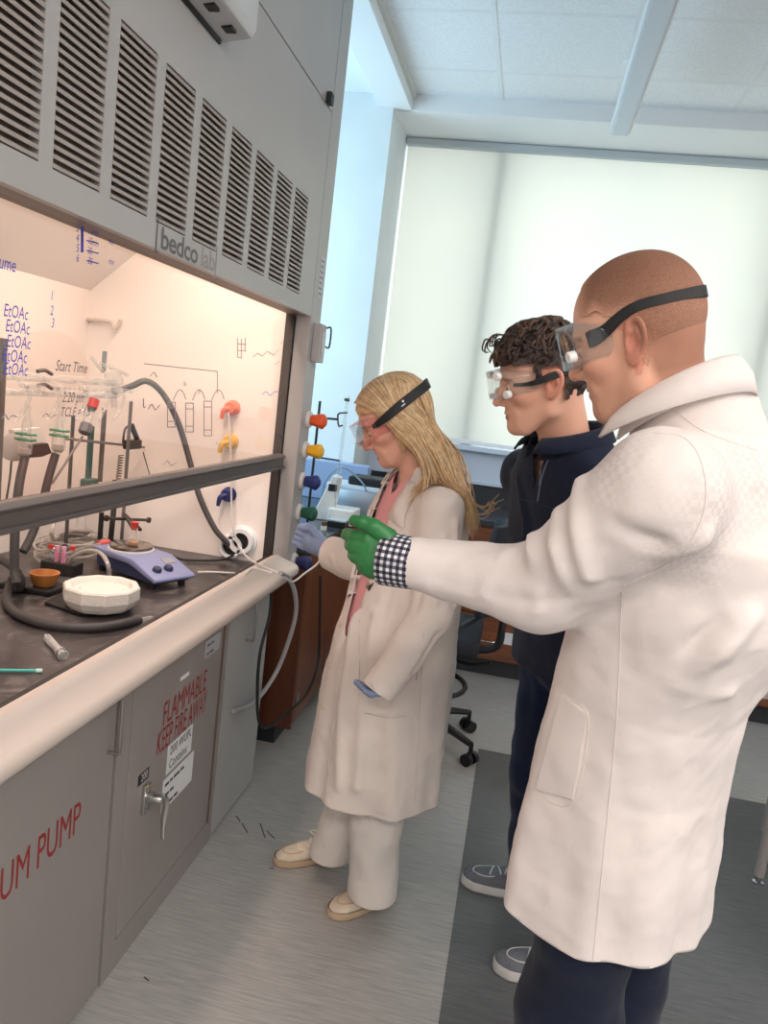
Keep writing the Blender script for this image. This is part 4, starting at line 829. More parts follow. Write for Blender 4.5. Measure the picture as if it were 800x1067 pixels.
def clip(V, F, val):
    """keep the part where val <= 0, cutting faces cleanly; returns triangles"""
    T = tris(F); s = val > 0; k = s[T].sum(1); keep = T[k == 0]; cut = T[(k == 1) | (k == 2)]
    newV = []; cache = {}; out = []
    def mid(i, j):
        key = (i, j) if i < j else (j, i)
        if key not in cache:
            a, b = val[key[0]], val[key[1]]; t = a/(a-b); cache[key] = len(V)+len(newV); newV.append(V[key[0]]*(1-t)+V[key[1]]*t)
        return cache[key]
    for t in cut:
        t = list(t); sk = [s[i] for i in t]
        if sum(sk) == 1:
            r = sk.index(True); a, b, c = t[r], t[(r+1) % 3], t[(r+2) % 3]; m1, m2 = mid(a, b), mid(c, a); out += [(m1, b, c), (m1, c, m2)]
        else:
            r = sk.index(False); a, b, c = t[r], t[(r+1) % 3], t[(r+2) % 3]; out.append((a, mid(a, b), mid(c, a)))
    V2 = np.vstack([V]+([np.array(newV)] if newV else [])); F2 = np.vstack([keep]+([np.array(out)] if out else []))
    used = np.zeros(len(V2), bool); used[F2.ravel()] = True; mp = np.cumsum(used)-1
    return V2[used], mp[F2]
def keep_big(V, F):
    """keep the largest connected piece"""
    par = np.arange(len(V)); T = tris(F)
    for _ in range(200):
        m = np.minimum(np.minimum(par[T[:, 0]], par[T[:, 1]]), par[T[:, 2]]); old = par.copy()
        for i in range(3): np.minimum.at(par, T[:, i], m)
        par = par[par]
        if (par == old).all(): break
    u, c = np.unique(par[T[:, 0]], return_counts=True); best = u[c.argmax()]; F2 = F[par[F[:, 0]] == best]
    used = np.zeros(len(V), bool); used[F2.ravel()] = True; mp = np.cumsum(used)-1
    return V[used], mp[F2]
def noise3(P, freq, seed=0, octv=2):
    rs = np.random.RandomState(seed); tot = np.zeros(len(P)); amp = 1.
    for o in range(octv):
        for k in range(5):
            d = rs.normal(size=3); d /= np.linalg.norm(d); d2 = rs.normal(size=3); ph = rs.rand()*6.28
            tot += amp*np.sin(freq*(P @ d)+ph+1.3*np.sin(freq*.6*(P @ d2)+ph*2))*.35
        amp *= .5; freq *= 2.1
    return tot
def folds(P, segs):
    """soft cloth ridges: (points, height, width)"""
    out = np.zeros(len(P))
    for pts, amp, w_ in segs:
        d = None
        for a, b in zip(pts[:-1], pts[1:]):
            e = sd_cap(P, a, b, 0); d = e if d is None else np.minimum(d, e)
        out += 1.5*amp*np.exp(-(d/w_)**2)
    return out
def np_obj(name, V, F, m, parent=None, col=None, solid=0., uv=None):
    me = bpy.data.meshes.new(name); V = np.asarray(V, float); F = np.asarray(F, int); k = F.shape[1]
    me.vertices.add(len(V)); me.vertices.foreach_set('co', V.ravel()); me.loops.add(F.size); me.loops.foreach_set('vertex_index', F.ravel().astype(np.int32))
    me.polygons.add(len(F)); me.polygons.foreach_set('loop_start', np.arange(0, F.size, k, dtype=np.int32)); me.update(calc_edges=True)
    me.polygons.foreach_set('use_smooth', [True]*len(F)); me.validate()
    if col is not None:
        at = me.color_attributes.new('Col', 'FLOAT_COLOR', 'POINT'); c4 = np.ones((len(V), 4), f32); c4[:, :3] = col; at.data.foreach_set('color', c4.ravel())
    if uv is not None:
        l = me.uv_layers.new(name='UVMap'); l.data.foreach_set('uv', uv[F.ravel()].astype(f32).ravel())
    me.materials.append(m); o = link(name, me, None, parent)
    if solid:
        md = o.modifiers.new('thickness', 'SOLIDIFY'); md.thickness = solid; md.offset = -1
    return o
def linc(c): return np.array(lin(c)[:3])
def col_mat(name, rough=.5, sss=0., bump=0., bscale=200., spec=.4, sheen=0., noise=0., nscale=30., stretch=None):
    m = mat(name, (200, 200, 200), rough, bump=bump, bscale=bscale, spec=spec, sheen=sheen, sss=sss, stretch=stretch); nt = m.node_tree; b = nt.nodes['Principled BSDF']
    at = nt.nodes.new('ShaderNodeAttribute'); at.attribute_name = 'Col'
    if noise:
        tc = nt.nodes.new('ShaderNodeTexCoord'); nz = nt.nodes.new('ShaderNodeTexNoise'); nz.inputs['Scale'].default_value = nscale; nz.inputs['Detail'].default_value = 5
        mp = nt.nodes.new('ShaderNodeMapping'); nt.links.new(tc.outputs['Object'], mp.inputs[0])
        if stretch: mp.inputs['Scale'].default_value = stretch
        nt.links.new(mp.outputs[0], nz.inputs['Vector'])
        mr = nt.nodes.new('ShaderNodeMapRange'); mr.inputs['From Min'].default_value = .3; mr.inputs['From Max'].default_value = .7; mr.inputs['To Min'].default_value = 1-noise; mr.inputs['To Max'].default_value = 1+noise; nt.links.new(nz.outputs['Fac'], mr.inputs[0])
        mx = nt.nodes.new('ShaderNodeVectorMath'); mx.operation = 'SCALE'; nt.links.new(at.outputs['Color'], mx.inputs[0]); nt.links.new(mr.outputs[0], mx.inputs['Scale']); nt.links.new(mx.outputs[0], b.inputs['Base Color'])
    else: nt.links.new(at.outputs['Color'], b.inputs['Base Color'])
    return m
class Head:
    """a head in its own frame: x forward, y left, z up, origin between the ear canals at eye level"""
    def __init__(s, c, fwd, up, scale=1., fem=0., smile=0., mouth=0., tall=1.):
        s.t = np.array([1., 1., tall])
        s.c = np.array(c, float); fwd = _n(fwd); left = _n(np.cross(up, fwd)); up = np.cross(fwd, left); s.R = np.column_stack([fwd, left, up]); s.s = scale; s.fem = fem; s.smile = smile; s.mouth = mouth
    def w(s, p): return s.c+s.s*(s.R @ (np.array(p, float)*s.t))
    def l(s, P): return ((P-s.c) @ s.R)/(s.s*s.t)
    def skull(s, q):
        d = sd_ell(q, (-.008, 0, .033), (.096, .0755, .086)); d = smin(d, sd_ell(q, (-.035, 0, .03), (.07, .072, .075)), .02)
        d = smin(d, sd_ell(q, (.035, 0, .028), (.052, .06, .062)), .03)          # forehead
        return d
    def face(s, q, ears=True, detail=True):
        fm = s.fem; y = np.abs(q[:, 1]); qa = q.copy(); qa[:, 1] = y
        d = s.skull(q)
        d = smin(d, sd_ell(q, (.038, 0, -.038), (.050, .055-.004*fm, .070)), .03)
        d = smin(d, sd_chain(qa, [(-.012, .056-.004*fm, -.035), (.0, .052-.006*fm, -.066), (.058, .024-.003*fm, -.101+.006*fm), (.071, .0, -.103+.006*fm)], [.018, .017, .017, .018], .02), .028)
        d = smin(d, sd_ell(qa, (.057, .044, -.024), (.024, .020, .018)), .022)   # cheekbone
        d = smin(d, sd_ell(q, (.066, 0, -.064), (.027, .034, .03)), .02)          # mouth barrel
        d = smin(d, sd_ell(q, (.0765, 0, -.101+.005*fm), (.016, .017-.003*fm, .014)), .016)
        d = smin(d, sd_cap(qa, (.081-.004*fm, .034, .017), (.084-.005*fm, .0, .014), .011), .016)   # brow
        d = smax(d, -sd_ell(qa, (.098, .033, -.004), (.021, .020, .0135)), .012)
        d = smin(d, sd_ell(qa, (.073, .032, -.004), (.0138, .0165, .0125)), .004)
        nz = sd_chain(q, [(.087, 0, .008), (.101, 0, -.014), (.1125-.003*fm, 0, -.034)], [.0075, .0088, .0108-.001*fm], .006)
        d = smin(d, nz, .011); d = smin(d, sd_ell(qa, (.0965, .0125, -.0385), (.0125, .0075, .0075)), .008)
        if detail:
            d = smax(d, -sd_ell(qa, (.104, .006, -.0462), (.006, .0028, .0035)), .003)
            up_ = s.smile*np.clip((y-.004)/.02, 0, 1)**1.5
            qm = q.copy(); qm[:, 2] = q[:, 2]-.009*up_; qm[:, 0] = q[:, 0]+.004*up_
            wl = .0225+.004*s.smile; o = s.mouth
            d = smin(d, sd_ell(qm, (.0845, 0, -.0630+o*.3), (.0125, wl, .0058)), .005); d = smin(d, sd_ell(qm, (.0825, 0, -.0745-o*.7), (.0125, wl*.85, .0066)), .005)
            d = smax(d, -sd_ell(qm, (.0975, 0, -.0686-o*.2), (.012, wl*.95, .0014+o*.55)), .003)
            if s.smile: d = smin(d, sd_cap(qa, (.087, .0185, -.035), (.071, .034, -.066), .0055), .010)
        if ears:
            e = qa-np.array([-.012, .0755, -.006]); ca, sa = math.cos(.35), math.sin(.35)         # flare out backwards
            ex = e[:, 0]*ca-e[:, 1]*sa*0; t = .20; E = np.stack([e[:, 0]*math.cos(t)+e[:, 2]*math.sin(t), e[:, 1]-(-e[:, 0]+.01)*.42, -e[:, 0]*math.sin(t)+e[:, 2]*math.cos(t)], 1)
            pl_ = sd_ell(E, (0, .002, 0), (.0175, .0055, .031)); pl_ = smin(pl_, sd_ell(E, (.004, .002, -.025), (.0095, .0055, .010)), .008)
            rim = sd_chain(E, [tuple(p) for p in spline([(.011, .004, .012), (.009, .006, .024), (-.002, .007, .0305), (-.013, .008, .023), (-.017, .008, .004), (-.012, .006, -.014), (-.002, .004, -.026)], 3)], [.0036]*19, .004)
            anti = sd_chain(E, [(-.004, .006, .016), (-.008, .007, .002), (-.004, .006, -.012), (.003, .005, -.017)], [.0035]*4, .004)
            ea = smin(pl_, rim, .004); ea = smin(ea, anti, .004); ea = smax(ea, -sd_ell(E, (.002, .009, -.002), (.0085, .009, .0125)), .004); ea = smin(ea, sd_ell(E, (.0125, .004, -.006), (.004, .004, .006)), .004)
            d = smin(d, ea, .007)
        return d
def strap_path(H, sd, pts_t, out=.003):
    """points hugging the head: list of (angle, z) -> world points"""
    res = []
    for t, z in pts_t:
        r = np.linspace(.04, .19, 150); q = np.stack([-.005+r*math.cos(t), r*math.sin(t), np.full(150, z)], 1); dd = sd(q); k = np.argmax(dd > 0) if (dd > 0).any() else 149
        r0 = r[k]+out; res.append(H.w((-.005+r0*math.cos(t), r0*math.sin(t), z)))
    return np.array(res)
def ribbon(P, up, wd, th):
    """flat band along points P; wd may vary"""
    P = np.asarray(P); N = len(P); wd = np.broadcast_to(wd, (N,)); T = np.gradient(P, axis=0); T /= np.linalg.norm(T, axis=1)[:, None]; V = []; F = []
    for i in range(N):
        u = up-T[i]*np.dot(up, T[i]); u = _n(u); n = np.cross(T[i], u)
        for a, b in ((-.5, -.5), (-.5, .5), (.5, .5), (.5, -.5)): V.append(P[i]+u*wd[i]*a+n*th*b)
    for i in range(N-1):
        for j in range(4): j2 = (j+1) % 4; F.append((i*4+j, i*4+j2, (i+1)*4+j2, (i+1)*4+j))
    F += [(3, 2, 1, 0), tuple((N-1)*4+j for j in range(4))]
    return V, F
def bvh_of(V, F): return BVHTree.FromPolygons([tuple(map(float, p)) for p in V], [tuple(map(int, q)) for q in tris(np.asarray(F))])
CAMV = Vector((0, 0, CAMH))
def hit(bvh, px, py):
    d = Vector(ray(px, py)); h_ = bvh.ray_cast(CAMV, d)
    return None if h_[0] is None else (np.array(h_[0]), np.array(h_[1]))
def patch_on(bvh, quad, nu, nv, off, th):
    """cloth patch laid on a surface: quad of 4 pixel corners (bilinear)"""
    q = np.array(quad, float); top = []; bot = []
    for j in range(nv+1):
        for i in range(nu+1):
            u, v = i/nu, j/nv; p = q[0]*(1-u)*(1-v)+q[1]*u*(1-v)+q[2]*u*v+q[3]*(1-u)*v; h_ = hit(bvh, *p)
            if h_ is None: h_ = last
            last = h_; n = h_[1] if np.dot(h_[1], h_[0]-CAMP) < 0 else -h_[1]; top.append(h_[0]+n*(off+th)); bot.append(h_[0]+n*(off-.004))
    n_ = len(top); F = []; idx = lambda i, j: j*(nu+1)+i
    for j in range(nv):
        for i in range(nu): F.append((idx(i, j), idx(i+1, j), idx(i+1, j+1), idx(i, j+1)))
    ring = [idx(i, 0) for i in range(nu+1)]+[idx(nu, j) for j in range(1, nv+1)]+[idx(i, nv) for i in range(nu-1, -1, -1)]+[idx(0, j) for j in range(nv-1, 0, -1)]
    F2 = [tuple(reversed([k+n_ for k in f])) for f in F]; F3 = [(ring[i], ring[(i+1) % len(ring)], ring[(i+1) % len(ring)]+n_, ring[i]+n_) for i in range(len(ring))]
    return [tuple(p) for p in top+bot], F+F2+F3
def seam_on(bvh, pxs, r, k=5):
    P = spline([(x, y, 0) for x, y in pxs], k); out = []
    for p in P:
        h_ = hit(bvh, p[0], p[1])
        if h_ is not None: out.append(h_[0])
    return tube(out, r, 5, 1, smooth=False)
def goggles(H, sd, parent, tint, strap_m, strap_pts, strap_w, vents=(), name='goggles', body=None, ft=0.):
    M_g = glass_mat('goggle_'+name, tint, .04, .42, body=body or ((240, 244, 248), .3)); M_l = glass_mat('goggle_lens_'+name, (250, 252, 252), .05, .45)
    n = 36; outl = []
    for k in range(n):                                   # outline seen from the front: wide rounded box with a nose notch
        t = 2*math.pi*k/n; e = 3.2; cy, sz = math.cos(t), math.sin(t); y = .078*np.sign(cy)*abs(cy)**(2/e); z = .008+.037*np.sign(sz)*abs(sz)**(2/e)
        if sz < 0: z += .016*math.exp(-(y/.02)**2)
        outl.append((y, z))
    def ring(x0, curve, sc): return [H.w((x0-curve*(y/.078)**2, y*sc, z*sc-.004*(1-sc)-0)) for y, z in outl]
    rows = [ring(.078, .058, 1.0), ring(.092, .056, 1.0), ring(.108, .05, .98), ring(.126+ft, .046, .93), ring(.129+ft, .045, .90)]
    V = [p for r in rows for p in r]; F = [(i*n+k, i*n+(k+1) % n, (i+1)*n+(k+1) % n, (i+1)*n+k) for i in range(len(rows)-1) for k in range(n)]
    g = obj('goggles', (V, F), M_g, parent, smooth='all'); g.modifiers.new('thickness', 'SOLIDIFY').thickness = .002
    lv = [H.w((.1285+ft-.045*(y*.9/.078)**2, y*.9, z*.9)) for y, z in outl]; m_ = [H.w((.1285+ft-.045*(y*.45/.078)**2, y*.45, z*.9)) for y, z in outl]; c_ = [H.w((.1285+ft, 0, z*.9)) for y, z in outl]
    LV = lv+m_+c_; LF = [(i*n+k, i*n+(k+1) % n, (i+1)*n+(k+1) % n, (i+1)*n+k) for i in range(2) for k in range(n)]
    obj('lens', (LV, LF), M_l, g, smooth='all')
    for y, z, x in tuple(vents)+tuple((-a, b, c) for a, b, c in vents):
        if 1:
            s_ = 1 if y > 0 else -1; p = H.w((x, y*1.48, z)); q = H.w((x+.006, y*1.48+s_*.006, z)); obj('vent_cap', lathe(p, q-p, [(-.006, .009), (.004, .009), (.006, .0075)], 14), mat('vent_white', (236, 236, 234), .4), g, smooth=True)
    P = strap_path(H, sd, strap_pts); P = spline(P, 6); up = H.R[:, 2]
    obj('strap', ribbon(P, up, np.interp(np.linspace(0, 1, len(P)), np.linspace(0, 1, len(strap_w)), strap_w), .0032), strap_m, g, bevel=.0008)
    return g
# ------------------------------------------------------------------ people: shared materials
M_skin = col_mat('skin', .48, sss=.12, bump=.05, bscale=420, spec=.35)
def cloth_mat(name, rgb, rough=.85, bump=.12, bscale=500., noise=.03, trans=0., sheen=.1):
    m = mat(name, rgb, rough, noise=noise, nscale=5, bump=bump, bscale=bscale, sheen=sheen, spec=.2)
    nt = m.node_tree; b = nt.nodes['Principled BSDF']; old = [l for l in nt.links if l.to_socket == b.inputs['Normal']][0].from_node
    tc = nt.nodes.new('ShaderNodeTexCoord'); nz = nt.nodes.new('ShaderNodeTexNoise'); nz.inputs['Scale'].default_value = 9; nz.inputs['Detail'].default_value = 2; nz.inputs['Distortion'].default_value = .3
    bp = nt.nodes.new('ShaderNodeBump'); bp.inputs['Strength'].default_value = .3; bp.inputs['Distance'].default_value = .02
    nt.links.new(tc.outputs['Object'], nz.inputs['Vector']); nt.links.new(nz.outputs['Fac'], bp.inputs['Height']); nt.links.new(bp.outputs[0], old.inputs['Normal'])
    return m
M_coat = cloth_mat('lab_coat_white', (240, 230, 226)); M_coatw = cloth_mat('lab_coat_cream', (234, 221, 212)); M_navy = cloth_mat('navy_cotton', (24, 30, 48), noise=.1); M_pull_ = cloth_mat('navy_pullover', (25, 32, 52), bump=.3, bscale=260, noise=.12)
M_jeans = cloth_mat('dark_jeans', (28, 38, 66), bump=.25, bscale=600, noise=.12); M_pink = cloth_mat('pink_knit', (240, 168, 172), bump=.35, bscale=220); M_wpant = cloth_mat('white_denim', (234, 224, 216))
M_gg = mat('green_nitrile', (46, 122, 66), .42, noise=.06, nscale=25, bump=.05, bscale=150); M_gb = mat('blue_nitrile', (134, 150, 184), .45, noise=.06, nscale=25, bump=.05, bscale=150)
M_strap = mat('goggle_strap', (22, 22, 24), .6)
def gingham():
    m = bpy.data.materials.new('gingham_shirt'); m.use_nodes = True; nt = m.node_tree; b = nt.nodes['Principled BSDF']; b.inputs['Roughness'].default_value = .8
    uv = nt.nodes.new('ShaderNodeUVMap'); sp_ = nt.nodes.new('ShaderNodeSeparateXYZ'); nt.links.new(uv.outputs[0], sp_.inputs[0]); outs = []
    for k in 'XY':
        a = nt.nodes.new('ShaderNodeMath'); a.operation = 'FRACT'; nt.links.new(sp_.outputs[k], a.inputs[0]); g = nt.nodes.new('ShaderNodeMath'); g.operation = 'GREATER_THAN'; g.inputs[1].default_value = .5; nt.links.new(a.outputs[0], g.inputs[0]); outs.append(g)
    ad = nt.nodes.new('ShaderNodeMath'); ad.operation = 'ADD'; nt.links.new(outs[0].outputs[0], ad.inputs[0]); nt.links.new(outs[1].outputs[0], ad.inputs[1])
    dv = nt.nodes.new('ShaderNodeMath'); dv.operation = 'MULTIPLY'; dv.inputs[1].default_value = .5; nt.links.new(ad.outputs[0], dv.inputs[0])
    r = nt.nodes.new('ShaderNodeValToRGB'); r.color_ramp.interpolation = 'CONSTANT'; e = r.color_ramp.elements; e[0].color = lin((236, 232, 230)); e[0].position = 0; e[1].position = .3; e[1].color = lin((96, 98, 116)); n_ = e.new(.8); n_.color = lin((18, 20, 34))
    nt.links.new(dv.outputs[0], r.inputs[0]); nt.links.new(r.outputs[0], b.inputs['Base Color']); return m
M_ging = gingham()
def skin_cols(H, V, base, lips=(188, 104, 96), warm=(206, 130, 108), brow=None, stub=None, stub_f=None):
    q = H.l(V); y = np.abs(q[:, 1]); c = np.tile(linc(base), (len(V), 1))
    def mixc(w_, col):
        w_ = np.clip(w_, 0, 1)[:, None]; c[:] = c*(1-w_)+linc(col)*w_
    qa = q.copy(); qa[:, 1] = y
    mixc(.4*np.exp(-(np.linalg.norm((qa-[.06, .045, -.03])/[.03, .025, .022], axis=1))**2), warm); mixc(.5*np.exp(-(np.linalg.norm((q-[.112, 0, -.036])/[.016, .016, .016], axis=1))**2), warm)
    mixc(.55*((y > .074) & (np.abs(q[:, 2]+.005) < .05) & (q[:, 0] < .02) & (q[:, 0] > -.045)), warm)
    mixc(.9*np.exp(-(np.linalg.norm((q-[.094, 0, -.068-.005])/[.02, .021, .0085], axis=1))**4), lips)
    if brow is not None: mixc(.75*np.exp(-(((qa[:, 2]-.021+.25*(np.maximum(y-.03, 0)))/.0045)**2))*((y > .012) & (y < .052) & (q[:, 0] > .05)), brow)
    if stub_f is not None: mixc(stub_f(q), stub)
    return c
def eyes(H, parent):
    for s_ in (1, -1):
        c = H.w((.0765, .032*s_, -.004)); o = obj('eyeball', lathe(c, H.R[:, 0]*.95-H.R[:, 2]*.25, [(-.011*H.s, .002), (-.006, .0095), (0, .0118), (.006, .0102), (.0085, .0082)], 16), mat('eye_white', (226, 220, 214), .2), parent, smooth=True)
        d = _n(H.R[:, 0]*.95-H.R[:, 2]*.3); obj('iris', lathe(c, d, [(.0085, .0062), (.0105, .0058), (.0118, .003), (.0121, .0005)], 14), mat('iris_blue', (70, 84, 92), .2), o, smooth=True)
def hand_sdf(P, wrist, palm, palm_r, Rp, fingers, wr=.026):
    d = sd_ell(P, palm, palm_r, Rp); d = smin(d, sd_cap(P, wrist, palm, wr, wr*.9), .02)
    fd = None
    for pts, rs in fingers:
        e = sd_chain(P, pts, rs, .004); d = smin(d, e, .003)
    return d
def shoe_sdf(P, heel, toe, wdt=.043, hgt=.085):
    f = _n(np.array([toe[0]-heel[0], toe[1]-heel[1], 0])); L = np.linalg.norm(np.array(toe[:2])-np.array(heel[:2])); q = P-np.array([heel[0], heel[1], 0]); u = q @ f; v = q @ np.array([-f[1], f[0], 0]); z = q[:, 2]
    t = np.clip(u/L, 0, 1); w_ = np.interp(t, [0, .12, .35, .65, .85, 1], [.7*wdt, .82*wdt, .8*wdt, wdt, .92*wdt, .5*wdt]); top = np.interp(t, [0, .1, .25, .4, .6, .85, 1], [hgt*.92, hgt*1.05, hgt*1.1, hgt*.98, hgt*.72, hgt*.58, hgt*.4])
    du = np.maximum(-u, u-L)+.02; dv = np.abs(v)-w_+.0; 
    k = ((np.maximum(z-.02, 0)/np.maximum(top-.02, .01))**2.4+(np.abs(v)/w_)**2.4); e = np.maximum((k**(1/2.4)-1)*np.minimum(w_, top)*.8, -1)
    ends = np.linalg.norm(np.stack([np.maximum(np.maximum(.04-u, u-(L-.04)), 0), np.abs(v)*.75], 1), axis=1)-.04
    return smax(smax(e, ends, .015), .0-z, .004)
def make_shoe(name, heel, toe, parent, upper, sole, wdt=.045, hgt=.088, lace=None, sole_h=.028, off=0.):
    lo = np.minimum(heel, toe)-.12; hi = np.maximum(heel, toe)+.12; lo = np.array([lo[0], lo[1], -.01]); hi = np.array([hi[0], hi[1], .16])
    V, F = surf(lambda P: shoe_sdf(P, heel, toe, wdt, hgt), lo, hi, .005)
    q = V[:, 2]; Va, Fa = clip(V, F, sole_h-.002-q); Vb, Fb = clip(V, F, q-sole_h)
    nrm = vnorm(V, F); 
    sh_ = np_obj(name, Va, Fa, upper, parent, solid=.003)
    N2 = vnorm(Vb, Fb); N2[:, 2] = 0; Vb2 = Vb+N2*.004; np_obj('sole', Vb2, Fb, sole, sh_)
    f = _n(np.array([toe[0]-heel[0], toe[1]-heel[1], 0])); L = np.linalg.norm(np.array(toe[:2])-np.array(heel[:2])); g = np.array([-f[1], f[0], 0]); bv = bvh_of(Va, Fa)
    P = []
    for an in np.linspace(-1.9, 1.9, 21):
        o_ = np.array([heel[0], heel[1], .2])+f*(L*(.70+.19*math.cos(an)))+g*(wdt*.62*math.sin(an)); h_ = bv.ray_cast(Vector(o_), Vector((0, 0, -1)))
        if h_[0] is not None: P.append(np.array(h_[0])+(0, 0, .0005))
    if len(P) > 5: obj('toe_seam', tube(P, .0018, 5, 1, smooth=False), sole, sh_, smooth=True)
    if lace is not None:
        for k in range(4):
            t = .42+.085*k; P = []
            for s_ in np.linspace(-1, 1, 9):
                o_ = np.array([heel[0], heel[1], .2])+f*(L*(t+.02*s_*(1 if k % 2 else -1)))+g*(wdt*.5*s_); h_ = bv.ray_cast(Vector(o_), Vector((0, 0, -1)))
                if h_[0] is not None: P.append(np.array(h_[0])+(0, 0, .002))
            if len(P) > 3: obj('lace', tube(P, .0028, 6, 1, smooth=False), lace, sh_, smooth=True)
        o_ = np.array([heel[0], heel[1], .2])+f*(L*.42); h_ = bv.ray_cast(Vector(o_), Vector((0, 0, -1)))
        if h_[0] is not None:
            b = np.array(h_[0])+(0, 0, .004)
            for s_ in (-1, 1): obj('lace', tube([b, b+g*.02*s_+(0, 0, .012), b+g*.035*s_+f*.015+(0, 0, .003), b+g*.012*s_+f*.006+(0, 0, .003), b], .0022, 6, 4), lace, sh_, smooth=True)
    return sh_
def leg_loft(P, hip, knee, ank, rh, rk, ra): return smin(sd_cap(P, hip, knee, rh, rk), sd_cap(P, knee, ank, rk, ra), .03)
# ------------------------------------------------------------------ person: tall man in white coat pointing
A = thing('person', 'man with shaved head, white lab coat and green glove pointing left', 'person', (.28, 1.37, 0))
HA = Head((.150, 1.283, 1.715), (-.88, .345, -.32), (-.36, -.05, .93), .965, 0., smile=.6, tall=1.07)
a_nb = np.array([.222, 1.275, 1.585])
def sdA_head(P):
    d = HA.face(HA.l(P))*HA.s; n0 = HA.w((-.038, 0, -.03)); n1 = a_nb
    d = smin(d, sd_cap(P, n0, n1, .052, .062), .03); d = smin(d, sd_cap(P, (.225, 1.215, 1.50), (.335, 1.345, 1.50), .05), .05)
    return smin(d, sd_ell(P, (.295, 1.305, 1.42), (.10, .10, .12)), .05)
V, F = surf(sdA_head, HA.c-np.array([.22, .24, .42]), HA.c+np.array([.26, .24, .15]), .0026)
def stubA(q):
    up_ = np.clip((q[:, 2]-(.028+.3*np.clip(q[:, 0]-.03, 0, 1)))/.02, 0, 1)*np.clip((.078-q[:, 0]-.0*q[:, 2])/.02, 0, 1)
    bk = np.clip((-.012-q[:, 0]+.15*q[:, 2])/.014, 0, 1)*np.clip((q[:, 2]+.105)/.05, 0, 1)
    hz = np.maximum(up_*np.clip((q[:, 2]-.03)/.02, 0, 1), bk)
    jaw = .25*np.clip((-.04-q[:, 2])/.03, 0, 1)*np.clip((q[:, 0]-.0)/.03, 0, 1)*np.clip((q[:, 2]+.13)/.02, 0, 1)
    return np.maximum(.85*hz, jaw)
body = np_obj('body', V, F, M_skin, A, col=skin_cols(HA, V, (232, 178, 152), brow=(110, 78, 58), stub=(156, 108, 86), stub_f=stubA, warm=(212, 128, 110)))
eyes(HA, body)
# buzz-cut hair: a thin fuzz over the scalp
def scalp(P): return HA.face(HA.l(P), ears=False, detail=False)*HA.s-.0022
Vh, Fh = surf(scalp, HA.c-.16, HA.c+.16, .0035); q = HA.l(Vh)
hl = np.minimum(.036+.35*np.maximum(q[:, 0]-.03, 0)+.012*np.exp(-((q[:, 0]-.04)/.012)**2)-q[:, 2], 9)
bkv = np.maximum(q[:, 0]+.014-.12*q[:, 2]+.0*q[:, 1], -.105-q[:, 2]); val = np.minimum(np.maximum(hl, q[:, 0]-.066+.25*np.maximum(q[:, 2]-.08, 0)), bkv)+.002*noise3(Vh, 260, 3)
Vh, Fh = clip(Vh, Fh, val); Vh, Fh = keep_big(Vh, Fh); q = HA.l(Vh)
hl = np.minimum(.036+.35*np.maximum(q[:, 0]-.03, 0)+.012*np.exp(-((q[:, 0]-.04)/.012)**2)-q[:, 2], 9); edge = np.minimum(np.maximum(hl, q[:, 0]-.066+.25*np.maximum(q[:, 2]-.08, 0)), np.maximum(q[:, 0]+.014-.12*q[:, 2], -.105-q[:, 2]))
fade = np.clip((q[:, 2]-.02)/.07, 0, 1); cc = linc((168, 122, 100))[None]*(1-fade[:, None])+linc((138, 96, 76))[None]*fade[:, None]; ek = np.clip(1+edge/.022, 0, 1)[:, None]**1.5; cc = cc*(1-.8*ek)+linc((222, 166, 140))[None]*.8*ek
np_obj('hair', Vh, Fh, col_mat('buzz_hair', .8, bump=.5, bscale=600, noise=.22, nscale=420), A, col=cc)
gA = goggles(HA, lambda q: HA.face(q, ears=False, detail=False), A, (250, 252, 252), M_strap, [(math.radians(t), z) for t, z in ((43, .012), (50, .013), (65, .018), (85, .032), (105, .040), (130, .040), (160, .038), (180, .037), (205, .038), (240, .040), (270, .032), (300, .018), (320, .013), (328, .012))], [.024, .026, .02, .016, .015, .015, .017, .018, .018, .015, .016, .02, .026, .024], name='clear', vents=((.056, -.006, .088),))
# coat
a_sl, a_el, a_wl = dep(690, 512, 1.06), dep(566, 612, 1.22), dep(424, 586, 1.30)
a_sr, a_er, a_wr = np.array([.445, 1.42, 1.48]), np.array([.56, 1.43, 1.21]), np.array([.42, 1.58, 1.10])
yA = math.radians(140)
secA = [(.62, .272, 1.405, .170, .20, yA), (.80, .270, 1.395, .163, .19, yA), (.98, .270, 1.38, .153, .178, yA), (1.12, .278, 1.355, .148, .172, yA), (1.28, .308, 1.325, .165, .195, yA), (1.42, .318, 1.30, .155, .195, yA), (1.52, .30, 1.285, .125, .165, yA), (1.58, .27, 1.28, .095, .105, yA), (1.66, .245, 1.27, .08, .075, yA)]
def flA(th, z):
    k = np.clip((1.15-z)/.5, 0, 1); return k*(.04*np.sin(5*th+2.2*z)+.03*np.sin(9*th+1.+3*z)+.012*np.sin(15*th+4*z))
def sdA_coat(P):
    d = sd_loft(P, secA, 2.4, flA)
    arm = smin(sd_cap(P, a_sl, a_el, .088, .066), sd_cap(P, a_el, a_wl, .068, .041), .03)
    d = smin(d, arm, .045); ar = smin(sd_cap(P, a_sr, a_er, .088, .066), sd_cap(P, a_er, a_wr, .066, .045), .03)
    return smin(d, ar, .045)
V, F = surf(sdA_coat, (-.25, .92, .60), (.78, 1.72, 1.70), .0062)
N = vnorm(V, F)
ax = _n(a_wl-a_el); ux = _n(a_el-a_sl)
def P3(px, py, D): return dep(px, py, D)
